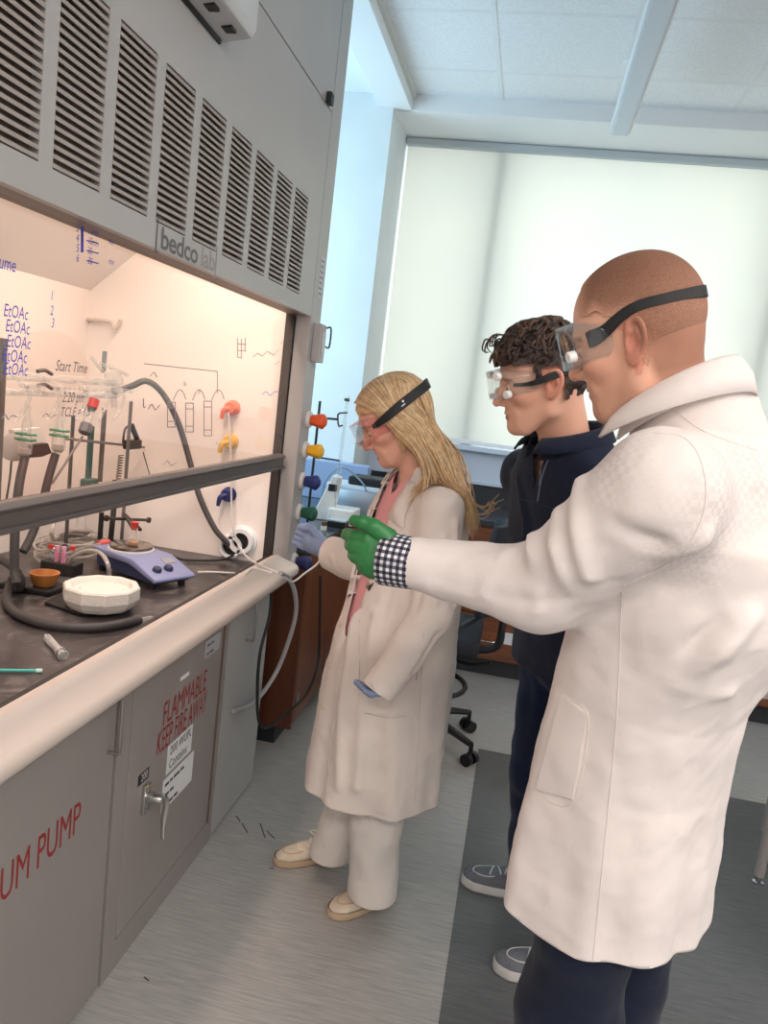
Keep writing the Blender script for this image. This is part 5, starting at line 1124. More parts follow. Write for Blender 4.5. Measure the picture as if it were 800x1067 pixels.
fs = [([P3(612, 508, 1.10), P3(604, 560, 1.07), P3(612, 600, 1.08)], .010, .016), ([P3(588, 540, 1.13), P3(580, 580, 1.10), P3(590, 620, 1.10)], .011, .016), ([P3(556, 562, 1.17), P3(548, 600, 1.12), P3(556, 640, 1.14)], .010, .014),
      ([P3(528, 566, 1.2), P3(510, 590, 1.17), P3(500, 620, 1.19)], .008, .012), ([P3(500, 570, 1.2), P3(476, 588, 1.2)], .007, .010), ([P3(470, 570, 1.2), P3(452, 586, 1.2), P3(440, 606, 1.22)], .006, .009), ([P3(448, 604, 1.22), P3(520, 628, 1.17), P3(580, 634, 1.12)], -.008, .012),
      ([P3(730, 560, 1.0), P3(690, 600, 1.02), P3(650, 612, 1.05)], .010, .018), ([P3(745, 610, 1.05), P3(700, 632, 1.05), P3(660, 640, 1.07)], .010, .018), ([P3(775, 640, 1.1), P3(740, 690, 1.1), P3(720, 740, 1.1)], .012, .022), ([P3(745, 650, 1.1), P3(700, 700, 1.1)], -.010, .016),
      ([P3(700, 720, 1.12), P3(735, 735, 1.12), P3(765, 728, 1.14)], .012, .014), ([P3(640, 660, 1.08), P3(632, 760, 1.1), P3(628, 860, 1.14)], -.006, .012), ([P3(730, 880, 1.2), P3(680, 930, 1.2), P3(630, 960, 1.2)], .008, .016), ([P3(735, 920, 1.2), P3(690, 965, 1.2)], .007, .014), ([P3(610, 650, 1.08), P3(600, 720, 1.1), P3(612, 770, 1.1)], .008, .016), ([P3(625, 520, 1.1), P3(650, 545, 1.03), P3(690, 570, 1.0)], -.008, .014), ([P3(590, 860, 1.14), P3(570, 930, 1.18)], .008, .02), ([P3(680, 800, 1.12), P3(670, 900, 1.16), P3(660, 990, 1.2)], .006, .022)]
V = V+N*(folds(V, fs)+.0022*noise3(V, 22, 5)+.0009*noise3(V, 60, 8))[:, None]
V, F = clip(V, F, (.70+.03*np.sin(4*np.arctan2(V[:, 1]-1.4, V[:, 0]-.28)+1)*.3)-V[:, 2])
wv = (V-a_wl) @ ax; near = np.linalg.norm(V-a_wl, axis=1) < .12; V, F = clip(V, F, np.where(near, wv-.012, -1.))
axr = _n(a_wr-a_er); wv = (V-a_wr) @ axr; near = np.linalg.norm(V-a_wr, axis=1) < .12; V, F = clip(V, F, np.where(near, wv-.012, -1.))
nk = _n(np.array([-.30, .18, .93])); V, F = clip(V, F, np.where(np.linalg.norm((V-a_nb)[:, :2], axis=1) < .22, (V-(a_nb+nk*.028)) @ nk, -1.)); V, F = keep_big(V, F)
def coat_show():
    m = cloth_mat('lab_coat_checked', (230, 219, 214)); nt = m.node_tree; b = nt.nodes['Principled BSDF']; src = [l for l in nt.links if l.to_socket == b.inputs['Base Color']][0].from_socket
    at = nt.nodes.new('ShaderNodeAttribute'); at.attribute_name = 'Col'; tc = nt.nodes.new('ShaderNodeTexCoord'); mp = nt.nodes.new('ShaderNodeMapping'); mp.inputs['Rotation'].default_value = (0, 0, math.radians(-50)); ck = nt.nodes.new('ShaderNodeTexChecker'); ck.inputs['Scale'].default_value = 105
    nt.links.new(tc.outputs['Object'], mp.inputs[0]); nt.links.new(mp.outputs[0], ck.inputs['Vector']); ml = nt.nodes.new('ShaderNodeMath'); ml.operation = 'MULTIPLY'; nt.links.new(ck.outputs['Fac'], ml.inputs[0]); nt.links.new(at.outputs['Fac'], ml.inputs[1])
    mx = nt.nodes.new('ShaderNodeMixRGB'); mx.inputs[2].default_value = lin((196, 184, 182)); nt.links.new(ml.outputs[0], mx.inputs[0]); nt.links.new(src, mx.inputs[1]); nt.links.new(mx.outputs[0], b.inputs['Base Color']); return m
msk = np.zeros(len(V))
for c_, r_ in ((dep(745, 530, 1.02), .10), (dep(720, 590, 1.03), .09), (dep(650, 490, 1.05), .07), (dep(780, 500, 1.1), .09)): msk = np.maximum(msk, np.clip(1.6*(1-np.linalg.norm(V-c_, axis=1)/r_), 0, 1))
coatA = np_obj('lab_coat', V, F, coat_show(), A, solid=.004, col=np.repeat((msk*.4)[:, None], 3, 1)); bvA = bvh_of(V, F)
# collar: stand and fall around the neck
def collar(parent, nb, fdir, r0, spread, zf, zb, m, n=40, rx=1.15, gap=.5, fall=.055, lift=.0):
    fd = _n([fdir[0], fdir[1], 0]); ld = np.array([-fd[1], fd[0], 0]); V = []; rows = 6
    for i in range(n+1):
        t = gap+(2*math.pi-2*gap)*i/n; c, s = math.cos(t), math.sin(t); k = (1-c)/2                      # 0 front .. 1 back
        top = nb+fd*(r0*rx*c)+ld*(r0*s)+np.array([0, 0, zf+(zb-zf)*k]); outd = fd*c+ld*s
        base = top+outd*.006+np.array([0, 0, -.045]); o1 = top+outd*.010+np.array([0, 0, .001]); o2 = top+outd*(.022+spread*.4)+np.array([0, 0, -fall*.35]); o3 = top+outd*(.03+spread)+np.array([0, 0, -fall])
        V += [base, top, (top+o1)/2+np.array([0, 0, .004]), o1, o2, o3]
    F = [(i*rows+j, i*rows+j+1, (i+1)*rows+j+1, (i+1)*rows+j) for i in range(n) for j in range(rows-1)]
    o = obj('collar', (V, F), m, parent, smooth='all'); md = o.modifiers.new('thickness', 'SOLIDIFY'); md.thickness = .004; md.offset = 0; return o
collar(coatA, a_nb+np.array([-.004, -.002, .0]), (-.80, .55), .070, .006, -.012, .105, cloth_mat('lab_coat_collar', (232, 221, 216)), gap=.95, fall=.045)
# shirt cuff, glove
def cuff(parent, a, b, r0, r1, m, nu=26):
    a, b = np.array(a), np.array(b); u, v, d = frame_of(b-a); V = []; UV = []; rows = 6; n = 36
    for i in range(rows):
        t = i/(rows-1); r = r0+(r1-r0)*t
        for k in range(n+1): an = 2*math.pi*k/n; V.append(a+(b-a)*t+u*r*math.cos(an)+v*r*math.sin(an)); UV.append((k/n*nu, t*np.linalg.norm(b-a)/(2*math.pi*r0/nu)))
    F = np.array([(i*(n+1)+k, i*(n+1)+k+1, (i+1)*(n+1)+k+1, (i+1)*(n+1)+k) for i in range(rows-1) for k in range(n)])
    return np_obj('shirt_cuff', np.array(V), F, m, parent, solid=.002, uv=np.array(UV))
hA0 = dep(404, 578, 1.315)
cuff(A, a_wl-ax*.03, a_wl+ax*.042, .043, .046, M_ging, 24)
pal = dep(390, 574, 1.315); wrist = dep(416, 582, 1.305)
hx = _n(pal-wrist); hy = _n(dep(392, 555, 1.315)-dep(386, 598, 1.315)); hy = _n(hy-hx*np.dot(hx, hy)); hz = np.cross(hx, hy); Rp = np.column_stack([hx, hy, hz])
fing = [([dep(404, 560, 1.30), dep(390, 549, 1.295), dep(378, 544.5, 1.30), dep(369, 542, 1.305)], [.0165, .0135, .0115, .0095]),
        ([dep(384, 562, 1.31), dep(370, 559, 1.325), dep(362, 557, 1.345), dep(361, 555, 1.37)], [.0155, .0118, .0105, .009]),
        ([dep(380, 572, 1.31), dep(368, 569, 1.325), dep(365, 568, 1.36), dep(372, 568, 1.38)], [.0155, .0118, .0105, .009]),
        ([dep(381, 583, 1.31), dep(371, 580, 1.325), dep(368, 578, 1.355), dep(376, 576, 1.375)], [.015, .0112, .010, .0085]),
        ([dep(387, 592, 1.31), dep(378, 590, 1.32), dep(376, 587, 1.345), dep(382, 584, 1.36)], [.0135, .0102, .009, .008])]
def sdA_hand(P): return smin(hand_sdf(P, wrist, pal, (.034, .037, .016), Rp, fing, .029), sd_cap(P, dep(404, 590, 1.31), dep(392, 588, 1.31), .022), .02)
V, F = surf(sdA_hand, pal-.13, pal+.13, .0026); V = V+vnorm(V, F)*(.0006*noise3(V, 160, 4))[:, None]
np_obj('glove', V, F, M_gg, A)
# right hand, held in front of the body
pr = a_wr+axr*.05; Rr = np.column_stack(frame_of(axr)[:2]+(axr,))
fr = [([pr+Rr[:, 0]*(k*.02-.03)+axr*.03, pr+Rr[:, 0]*(k*.021-.031)+axr*.07+Rr[:, 1]*.01, pr+Rr[:, 0]*(k*.02-.03)+axr*.09+Rr[:, 1]*.035], [.0125, .0105, .0085]) for k in range(4)]+[([pr-Rr[:, 0]*.03, pr-Rr[:, 0]*.055+axr*.03+Rr[:, 1]*.015, pr-Rr[:, 0]*.05+axr*.055+Rr[:, 1]*.03], [.015, .012, .009])]
V, F = surf(lambda P: hand_sdf(P, a_wr-axr*.03, pr, (.042, .018, .046), Rr, fr, .028), pr-.15, pr+.15, .004); np_obj('glove', V, F, M_gg, A)
# pocket and seams on the coat
obj('pocket', patch_on(bvA, ((587, 724), (613, 744), (598, 832), (560, 822)), 10, 14, .002, .003), mat('lab_coat_plain', (230, 219, 214), .85), coatA, smooth=True)
M_stitch = mat('coat_stitch', (224, 213, 207), .9)
for pl_ in ([(648, 616), (645, 700), (640, 780), (632, 860), (624, 940), (618, 1000)], [(680, 451), (712, 456), (730, 480), (735, 520), (722, 560), (690, 590), (650, 610)], [(700, 425), (735, 450), (790, 470)], [(586, 727), (613, 746), (600, 830), (578, 838), (561, 822)]):
    sv = seam_on(bvA, pl_, .0013)
    if len(sv[0]) > 12: obj('seam', sv, M_stitch, coatA)
# trousers and shoes
aLh, aLk, aLa = np.array([.235, 1.325, .90]), np.array([.23, 1.32, .50]), np.array([.25, 1.33, .09])
aRh, aRk, aRa = np.array([.335, 1.445, .90]), np.array([.33, 1.455, .50]), np.array([.35, 1.48, .09])
def sdA_tr(P): return smin(smin(leg_loft(P, aLh, aLk, aLa, .092, .088, .082), leg_loft(P, aRh, aRk, aRa, .092, .088, .082), .02), sd_ell(P, (.285, 1.385, .92), (.11, .12, .09)), .03)
V, F = surf(sdA_tr, (.05, 1.10, .02), (.55, 1.72, 1.08), .009); V = V+vnorm(V, F)*(.004*noise3(V, 24, 2))[:, None]; V, F = clip(V, F, .05-V[:, 2]); V, F = keep_big(V, F)
np_obj('trousers', V, F, M_navy, A, solid=.003)
for an in (aLa, aRa): make_shoe('shoe', np.array([an[0]+.06, an[1]-.03, 0]), np.array([an[0]-.2, an[1]+.09, 0]), A, mat('shoe_black', (30, 30, 32), .4), mat('sole_black', (22, 22, 22), .6))
# ------------------------------------------------------------------ person: blonde woman in a cream lab coat
Bp = thing('person', 'blonde woman in long cream lab coat with blue gloves facing the hood', 'person', (-.3, 2.2, 0))
HB = Head((-.362, 2.178, 1.510), (-.82, -.20, -.535), (-.52, -.09, .85), 1.0, 1., smile=1., mouth=.009)
b_nb = np.array([-.285, 2.19, 1.375])
def sdB_head(P):
    d = HB.face(HB.l(P), ears=False)*HB.s; n0 = HB.w((-.03, 0, -.035))
    d = smin(d, sd_cap(P, n0, b_nb, .045, .05), .025); d = smin(d, sd_cap(P, b_nb+(.03, -.08, -.07), b_nb+(-.02, .08, -.07), .04), .05)
    return smin(d, sd_ell(P, (-.268, 2.2, 1.22), (.085, .11, .12)), .05)
V, F = surf(sdB_head, HB.c-np.array([.2, .22, .42]), HB.c+np.array([.24, .24, .16]), .003)
body = np_obj('body', V, F, M_skin, Bp, col=skin_cols(HB, V, (234, 178, 154), lips=(200, 84, 86), brow=(150, 112, 84), warm=(220, 130, 116)))
eyes(HB, body)
tv = [HB.w((.0835-.35*abs(y)**1.0*abs(y)*8, y, z+6*y*y)) for z in (-.0655, -.0735) for y in np.linspace(-.02, .02, 11)]
obj('teeth', (tv, [(i, i+1, i+12, i+11) for i in range(10)]), mat('teeth', (240, 232, 224), .3), body, smooth='all')
# coat
yB = math.radians(216); fB = np.array([math.cos(yB), math.sin(yB), 0]); lB = np.array([-fB[1], fB[0], 0])
secB = [(.33, -.305, 2.20, .205, .205, yB), (.5, -.30, 2.20, .198, .20, yB), (.7, -.296, 2.20, .19, .19, yB), (.85, -.288, 2.2, .178, .185, yB), (1.0, -.278, 2.2, .155, .172, yB), (1.15, -.268, 2.2, .14, .17, yB), (1.25, -.262, 2.2, .128, .165, yB), (1.31, -.262, 2.2, .108, .145, yB), (1.36, -.27, 2.195, .085, .10, yB), (1.43, -.285, 2.19, .066, .066, yB)]
b_sl, b_el, b_wl = onY(459, 532, 2.055), onY(450, 640, 2.00), onY(396, 718, 1.925)
b_sr, b_er, b_wr = np.array([-.295, 2.335, 1.295]), onY(398, 597, 2.38), onY(347, 577, 2.50)
def flB(th, z):
    k = np.clip((1.0-z)/.6, 0, 1); return k*(.045*np.sin(4*th+2*z+.5)+.04*np.sin(8*th+1.7+2.5*z)+.018*np.sin(14*th+3*z))
def sdB_coat(P):
    d = sd_loft(P, secB, 2.3, flB); al = smin(sd_cap(P, b_sl, b_el, .066, .055), sd_cap(P, b_el, b_wl, .056, .049), .02); ar = smin(sd_cap(P, b_sr, b_er, .068, .068), sd_cap(P, b_er, b_wr, .068, .058), .02)
    return smin(smin(d, al, .025), ar, .03)
V, F = surf(sdB_coat, (-.80, 1.85, .32), (-.02, 2.66, 1.46), .0066); N = vnorm(V, F)
o3 = lambda x, y, Y: onY(x, y, Y)
fs = [([o3(462, 560, 1.99), o3(458, 600, 1.96), o3(452, 630, 1.95)], .007, .010), ([o3(475, 545, 2.0), o3(478, 590, 2.0), o3(474, 630, 2.0)], .007, .010), ([o3(445, 570, 1.98), o3(440, 610, 1.97), o3(432, 650, 1.96)], -.007, .012), ([o3(440, 650, 1.95), o3(420, 680, 1.93)], .006, .010), ([o3(455, 660, 1.96), o3(430, 700, 1.93)], -.006, .010),
      ([o3(392, 640, 2.04), o3(380, 730, 2.02), o3(372, 820, 2.0)], .008, .016), ([o3(370, 640, 2.08), o3(358, 740, 2.04), o3(352, 820, 2.0)], .008, .014), ([o3(360, 660, 2.1), o3(342, 760, 2.1), o3(338, 820, 2.1)], -.006, .012), ([o3(448, 740, 2.02), o3(446, 790, 2.0), o3(442, 830, 2.0)], .010, .018), ([o3(430, 720, 2.0), o3(424, 780, 2.0), o3(420, 840, 2.0)], -.008, .016), ([o3(405, 740, 2.0), o3(400, 800, 1.98)], .006, .02),
      ([o3(372, 590, 2.33), o3(362, 570, 2.36)], .006, .010), ([o3(352, 600, 2.4), o3(345, 580, 2.42)], .005, .008), ([o3(425, 540, 2.02), o3(410, 590, 2.03), o3(400, 640, 2.04)], -.006, .014)]
fsB = fs; V = V+N*(folds(V, fs)+.0022*noise3(V, 26, 15)+.0009*noise3(V, 70, 18))[:, None]
V, F = clip(V, F, .405-V[:, 2]-.0*V[:, 0])
for w_, e_ in ((b_wl, b_el), (b_wr, b_er)):
    ax_ = _n(w_-e_); V, F = clip(V, F, np.where(np.linalg.norm(V-w_, axis=1) < .13, np.minimum((V-w_) @ ax_-.01, sd_loft(V, secB, 2.3, flB)-.013), -1.))
# front opening, widening towards the neck
u = (V-np.array([-.27, 2.2, 0])) @ fB; v = (V-np.array([-.27, 2.2, 0])) @ lB
hw = np.interp(V[:, 2], [.88, .95, 1.1, 1.25, 1.34, 1.42], [.012, .03, .048, .06, .066, .075]); val = np.where((u > .02) & (V[:, 2] > .88), hw-np.abs(v+.0), -1.)
V, F = clip(V, F, np.where((u > .0) & (V[:, 2] > .88) & (np.abs(v) < .12), val, -1.))
nkb = _n(np.array([-.25, 0, .95])); V, F = clip(V, F, np.where(np.linalg.norm((V-b_nb)[:, :2], axis=1) < .12, (V-(b_nb+nkb*.012)) @ nkb, -1.)); V, F = keep_big(V, F)
coatB = np_obj('lab_coat', V, F, M_coatw, Bp, solid=.004); bvB = bvh_of(V, F)
# pink knit under the coat
secP = [(z, cx, cy, a-.012, b-.016, y) for z, cx, cy, a, b, y in secB if z > .6]
V2, F2 = surf(lambda P: sd_loft(P, secP, 2.3), (-.55, 1.95, .78), (0, 2.45, 1.44), .007); V2 = V2+vnorm(V2, F2)*(.002*noise3(V2, 40, 4))[:, None]; V2, F2 = clip(V2, F2, .86-V2[:, 2])
q = V2-b_nb; u = q @ fB; v = q @ lB; V2, F2 = clip(V2, F2, np.maximum((V2-(b_nb+nkb*-.004)) @ nkb, np.where(u > 0, V2[:, 2]-(1.30-0.*u)+np.abs(v)*-1.2+.0, -1.)))
np_obj('sweater', V2, F2, M_pink, Bp, solid=.003)
# lapels along the opening and a collar behind the neck
for s_ in (1, -1):
    inner = []; outer = []
    for z in np.linspace(1.385, 1.0, 15):
        hw_ = np.interp(z, [.88, .95, 1.1, 1.25, 1.34, 1.42], [.012, .03, .048, .06, .066, .075]); wl_ = np.interp(z, [1.0, 1.12, 1.24, 1.28, 1.385], [.004, .03, .062, .048, .045])
        pr_ = []
        for e in (hw_, hw_+wl_):
            o_ = np.array([-.27, 2.2, 0])+fB*.6+lB*(e*s_)+np.array([0, 0, z-(.02 if e > hw_ else 0)]); h_ = bvB.ray_cast(Vector(o_), Vector(-fB))
            pr_.append((np.array(h_[0])+fB*.005) if h_[0] is not None else None)
        if pr_[0] is not None and pr_[1] is not None: inner.append(pr_[0]); outer.append(pr_[1])
    n_ = len(inner); mid = [(a+b)/2+fB*.006 for a, b in zip(inner, outer)]
    o = obj('lapel', (inner+mid+outer, [(k*n_+i, k*n_+i+1, (k+1)*n_+i+1, (k+1)*n_+i) for k in range(2) for i in range(n_-1)]), M_coatw, coatB, smooth='all'); md = o.modifiers.new('thickness', 'SOLIDIFY'); md.thickness = .003; md.offset = 0
collar(coatB, b_nb+np.array([.012, 0, -.005]), fB, .066, .014, -.02, .035, M_coatw, gap=1.0, fall=.045)
M_btn = mat('button_cream', (226, 208, 186), .35)
for px in ((355, 650), (343, 693), (337, 735)):
    h_ = hit(bvB, *px)
    if h_: n_ = h_[1] if np.dot(h_[1], h_[0]-CAMP) < 0 else -h_[1]; obj('button', lathe(h_[0], n_, [(0, .0095), (.003, .0095), (.004, .007)], 14), M_btn, coatB, smooth=True)
M_stB = mat('cream_stitch', (212, 196, 184), .9)
for pl_ in ([(366, 645), (357, 700), (345, 770), (340, 828)], [(375, 622), (374, 742)], [(375, 742), (405, 748), (432, 744)], [(432, 744), (434, 700)], [(441, 660), (436, 760), (432, 835)], [(420, 730), (400, 732), (386, 712)]):
    sv = seam_on(bvB, pl_, .0015)
    if len(sv[0]) > 12: obj('seam', sv, M_stB, coatB)
Vt, Ft = surf(lambda P: sd_loft(P, secB, 2.3, flB), (-.6, 1.9, .6), (0, 2.5, .9), .012); Vt = Vt+vnorm(Vt, Ft)*(folds(Vt, fsB)+.0022*noise3(Vt, 26, 15))[:, None]; bvT = bvh_of(Vt, Ft)
obj('pocket', patch_on(bvT, ((377, 690), (434, 690), (432, 746), (374, 742)), 10, 8, .001, .003), M_coatw, coatB, smooth=True)
# trousers
bLh, bLk, bLa = np.array([-.27, 2.12, .85]), np.array([-.275, 2.13, .45]), np.array([-.255, 2.155, .06]); bRh, bRk, bRa = np.array([-.29, 2.27, .85]), np.array([-.33, 2.28, .45]), np.array([-.43, 2.31, .05])
def sdB_tr(P): return smin(smin(leg_loft(P, bLh, bLk, bLa, .09, .08, .074), leg_loft(P, bRh, bRk, bRa, .09, .078, .074), .015), sd_ell(P, (-.28, 2.2, .9), (.11, .13, .1)), .03)
V, F = surf(sdB_tr, (-.6, 1.98, -.06), (-.1, 2.46, 1.02), .008)
fs = [([o3(385, 860, 2.03), o3(372, 920, 2.03)], .010, .014), ([o3(405, 870, 2.03), o3(398, 920, 2.03)], .008, .014), ([o3(345, 850, 2.2), o3(335, 880, 2.22)], .010, .014), ([o3(365, 925, 2.03), o3(405, 930, 2.03)], .007, .010)]
V = V+vnorm(V, F)*(folds(V, fs)+.004*noise3(V, 26, 22))[:, None]
V, F = clip(V, F, np.where(V[:, 1] < 2.2, .07-V[:, 2], .07-V[:, 2])); V, F = keep_big(V, F); np_obj('trousers', V, F, M_wpant, Bp, solid=.004)
M_cream = mat('shoe_cream', (226, 208, 186), .7, noise=.05, nscale=30, bump=.1, bscale=200); M_soleb = mat('sole_tan', (206, 176, 146), .7); M_lc = mat('lace_cream', (238, 226, 210), .7)
t1, h1 = onZ(343, 956, 0), onZ(402, 934, 0); t2, h2 = onZ(286, 900, 0), onZ(352, 890, 0)
for t_, h_, an in ((t1, h1, bLa), (t2, h2, bRa)):
    d_ = _n(t_-h_); t_ = h_+d_*.245 if np.linalg.norm(t_-h_) > .245 else t_; make_shoe('shoe', np.array([t_[0]-d_[0]*.245, t_[1]-d_[1]*.245, 0]), np.array([t_[0], t_[1], 0]), Bp, M_cream, M_soleb, .042, .075, M_lc, .026)
# gloves
wr, pl2 = onY(345, 577, 2.51), onY(326, 564, 2.55); hx = _n(pl2-wr); up_ = np.array([0, 0, 1.]); hy = _n(up_-hx*np.dot(up_, hx)); hz = np.cross(hx, hy); Rb = np.column_stack([hx, hy, hz])
fg = []
for k in range(4):
    b0 = pl2+hy*(.030-.02*k)+hx*.02-hz*.012; fg.append(([b0, b0+hx*.032+hz*-.012, b0+hx*.036+hz*.022, b0+hx*.012+hz*.034], [.0138, .0122, .0115, .0105]))
fg.append(([pl2+hy*.028-hx*.02-hz*.01, pl2+hy*.046+hx*.008-hz*.022, pl2+hy*.036+hx*.034-hz*.026], [.0155, .013, .011]))
V, F = surf(lambda P: hand_sdf(P, wr-hx*.02, pl2, (.048, .042, .026), Rb, fg, .036), pl2-.13, pl2+.13, .0036); np_obj('glove', V, F, M_gb, Bp)
ax_ = _n(b_wl-b_el); wr = b_wl-ax_*.07; pl3 = b_wl-ax_*.055; Rb = np.column_stack(frame_of(ax_)); Rb = Rb[:, [2, 0, 1]]; fg = []
for k in range(4):
    b0 = pl3+Rb[:, 1]*(.028-.019*k)+ax_*.025; fg.append(([b0, b0+ax_*.03-np.array([.012, 0, 0]), b0+ax_*.045-np.array([.028, 0, -.005]), b0+ax_*.045-np.array([.045, 0, -.012])], [.0115, .0105, .0095, .0085]))
fg.append(([pl3+Rb[:, 1]*.02, pl3+Rb[:, 1]*.026+ax_*.02-np.array([.012, 0, 0]), pl3+Rb[:, 1]*.024+ax_*.04-np.array([.02, 0, 0])], [.012, .011, .010]))
V, F = surf(lambda P: hand_sdf(P, wr, pl3, (.042, .038, .02), Rb, fg, .028), pl3-.13, pl3+.13, .004); np_obj('glove', V, F, M_gb, Bp)
# goggles
M_strapB = M_strap
def sdB_cap(q): return HB.face(q, ears=False, detail=False)-.017*(q[:, 0] < .05)
gB = goggles(HB, sdB_cap, Bp, (255, 242, 242), M_strapB, [(math.radians(t), z) for t, z in ((38, .012), (55, .015), (75, .022), (100, .033), (130, .044), (160, .052), (180, .055), (200, .052), (230, .044), (260, .033), (285, .022), (305, .015), (322, .012))], [.012, .018, .024, .026, .027, .027, .027, .027, .027, .026, .024, .018, .012], name='pink', body=((246, 222, 222), .6))
P = strap_path(HB, sdB_cap, [(math.radians(100), .033), (math.radians(112), .038), (math.radians(124), .042)], .0052)
d_ = _n(P[2]-P[0]); uu_ = HB.R[:, 2]; obj('strap_print', ribbon(np.array([P[0]+d_*t for t in (.002, .012, .022)])-uu_*.004, uu_, .003, .0016), M_paper, gB); obj('strap_emblem', ribbon(np.array([P[0]+d_*t for t in (.009, .012, .015)])+uu_*.005, uu_, .006, .0016), M_paper, gB)
# long blonde hair: scalp cap and many locks
def capB(P): return HB.face(HB.l(P), ears=False, detail=False)*HB.s-.0085
Vh, Fh = surf(capB, HB.c-.17, HB.c+.17, .005); q = HB.l(Vh)
val = np.minimum(np.maximum(.048+.25*np.maximum(q[:, 0]-.05, 0)-q[:, 2], q[:, 0]-.092), np.maximum(q[:, 0]-.018+.10*q[:, 2], -.085-q[:, 2]))
Vh, Fh = clip(Vh, Fh, val); Vh, Fh = keep_big(Vh, Fh)
M_hairB = col_mat('blonde_hair', .42, noise=.2, nscale=60, bump=.2, bscale=300, spec=.5)
hb = np_obj('hair', Vh, Fh, M_hairB, Bp, col=np.tile(linc((196, 156, 114)), (len(Vh), 1)))
rsB = np.random.RandomState(5)
def push(p, off):
    for _ in range(4):
        d = min(float(sdB_head(p[None])[0]), float(sdB_coat(p[None])[0])+.003)
        if d >= off: break
        g = np.array([min(float(sdB_head((p+e)[None])[0]), float(sdB_coat((p+e)[None])[0])+.003)-d for e in np.eye(3)*.002]); p = p+_n(g+1e-9)*(off-d)
    return p
def push_many(P, offs):
    P = P.copy()
    for _ in range(4):
        f = lambda Q: np.minimum(np.minimum(capB(Q)+.0075-.004, sdB_head(Q)), sdB_coat(Q)+.002)
        d = f(P); m = d < offs
        if not m.any(): break
        Q = P[m]; g = np.stack([f(Q+np.eye(3)[i]*.002)-d[m] for i in range(3)], 1); g /= np.linalg.norm(g, axis=1)[:, None]+1e-9; P[m] = Q+g*(offs[m]-d[m])[:, None]
    return P
Vall = []; Fall = []; Call = []; nv = 0; NS = 22
paths = []; offs = []; rad = []; cols = []
pal_h = [(222, 188, 142), (212, 176, 130), (228, 198, 156), (202, 164, 120), (234, 206, 168), (192, 152, 112)]
for k in range(1500):
    s_ = 1 if rsB.rand() < .62 else -1; t = rsB.rand(); jx = rsB.normal()*.004
    root = np.array([.086-.178*t, s_*.004, .052+.06*math.sin(math.pi*min(1, .25+t*.75))])
    side = np.array([.036-.095*t+jx, s_*(.078+.004*rsB.rand()), .038-.02*t]); beh = np.array([.004-.085*t+jx, s_*(.072-.03*t*t), -.05+rsB.normal()*.005])
    if rsB.rand() < .24:
        u_ = rsB.rand(); root = np.array([-.03-.06*u_, s_*.03*rsB.rand(), .118-.03*u_]); side = np.array([-.095+.02*rsB.rand(), s_*(.01+.055*rsB.rand()), .035]); beh = np.array([-.09+.01*rsB.rand(), side[1]*.9, -.045]); t = .75+.25*rsB.rand()
    w = [HB.w(root), HB.w((root*.45+side*.55)*np.array([1, 1, 1.1])), HB.w(side), HB.w(beh)]
    uu = rsB.rand(); ln = rsB.uniform(.75, 1.05)
    if s_ > 0: end = np.array([-.235+.10*(t*.7+.3*uu), 2.06+.09*t+.02*rsB.normal(), 1.335-.10*ln*(.15+.85*t)+.012*rsB.normal()])
    else: end = np.array([-.22+.06*t+.02*rsB.normal(), 2.30-.1*t, 1.26+.03*rsB.normal()])
    m1 = w[3]*.5+end*.5+np.array([.03*t+.012, 0, .012]); w += [m1, end]
    p = spline(w, 5)[:NS+4]; p = p[np.linspace(0, len(p)-1, NS).round().astype(int)]
    o_ = .006+.018*rsB.rand()
    paths.append(p); offs.append(.003+.004*rsB.rand()+(o_-.003)*np.clip((np.linspace(0, 1, NS)-.45)/.3, 0, 1)); rad.append(rsB.uniform(.0016, .0032)); cc = np.array(linc(pal_h[rsB.randint(len(pal_h))])); cols.append(cc)
P = np.concatenate(paths); O = np.concatenate(offs); P = push_many(P, O).reshape(len(paths), NS, 3)
for k in range(len(paths)):
    p = P[k].copy(); p[1:-1] = p[1:-1]*.5+(p[:-2]+p[2:])*.25; tp = np.linspace(0, 1, NS); v, f = tube(p, list(rad[k]*np.interp(tp, [0, .1, .6, .9, 1], [.6, 1, 1.1, .6, .12])), 5, 1, smooth=False); v = np.array(v); f = np.array(f[:-2])
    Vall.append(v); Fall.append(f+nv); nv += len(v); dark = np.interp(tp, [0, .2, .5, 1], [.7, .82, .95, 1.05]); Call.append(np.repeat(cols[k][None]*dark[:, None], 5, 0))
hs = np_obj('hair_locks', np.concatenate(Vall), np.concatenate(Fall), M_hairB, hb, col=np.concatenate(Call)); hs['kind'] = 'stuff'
for k in range(8):
    a = onY(478+rsB.rand()*8, 505+rsB.rand()*10, 2.10); obj('stray_hair', tube([a, a+(.02, 0, -.035), a+(.05+.02*rsB.rand(), .0, -.05-.01*rsB.rand()), a+(.08+.03*rsB.rand(), 0, -.035+.03*rsB.rand())], .0009, 4, 5), mat('blonde_strand', (206, 168, 118), .5), hb)
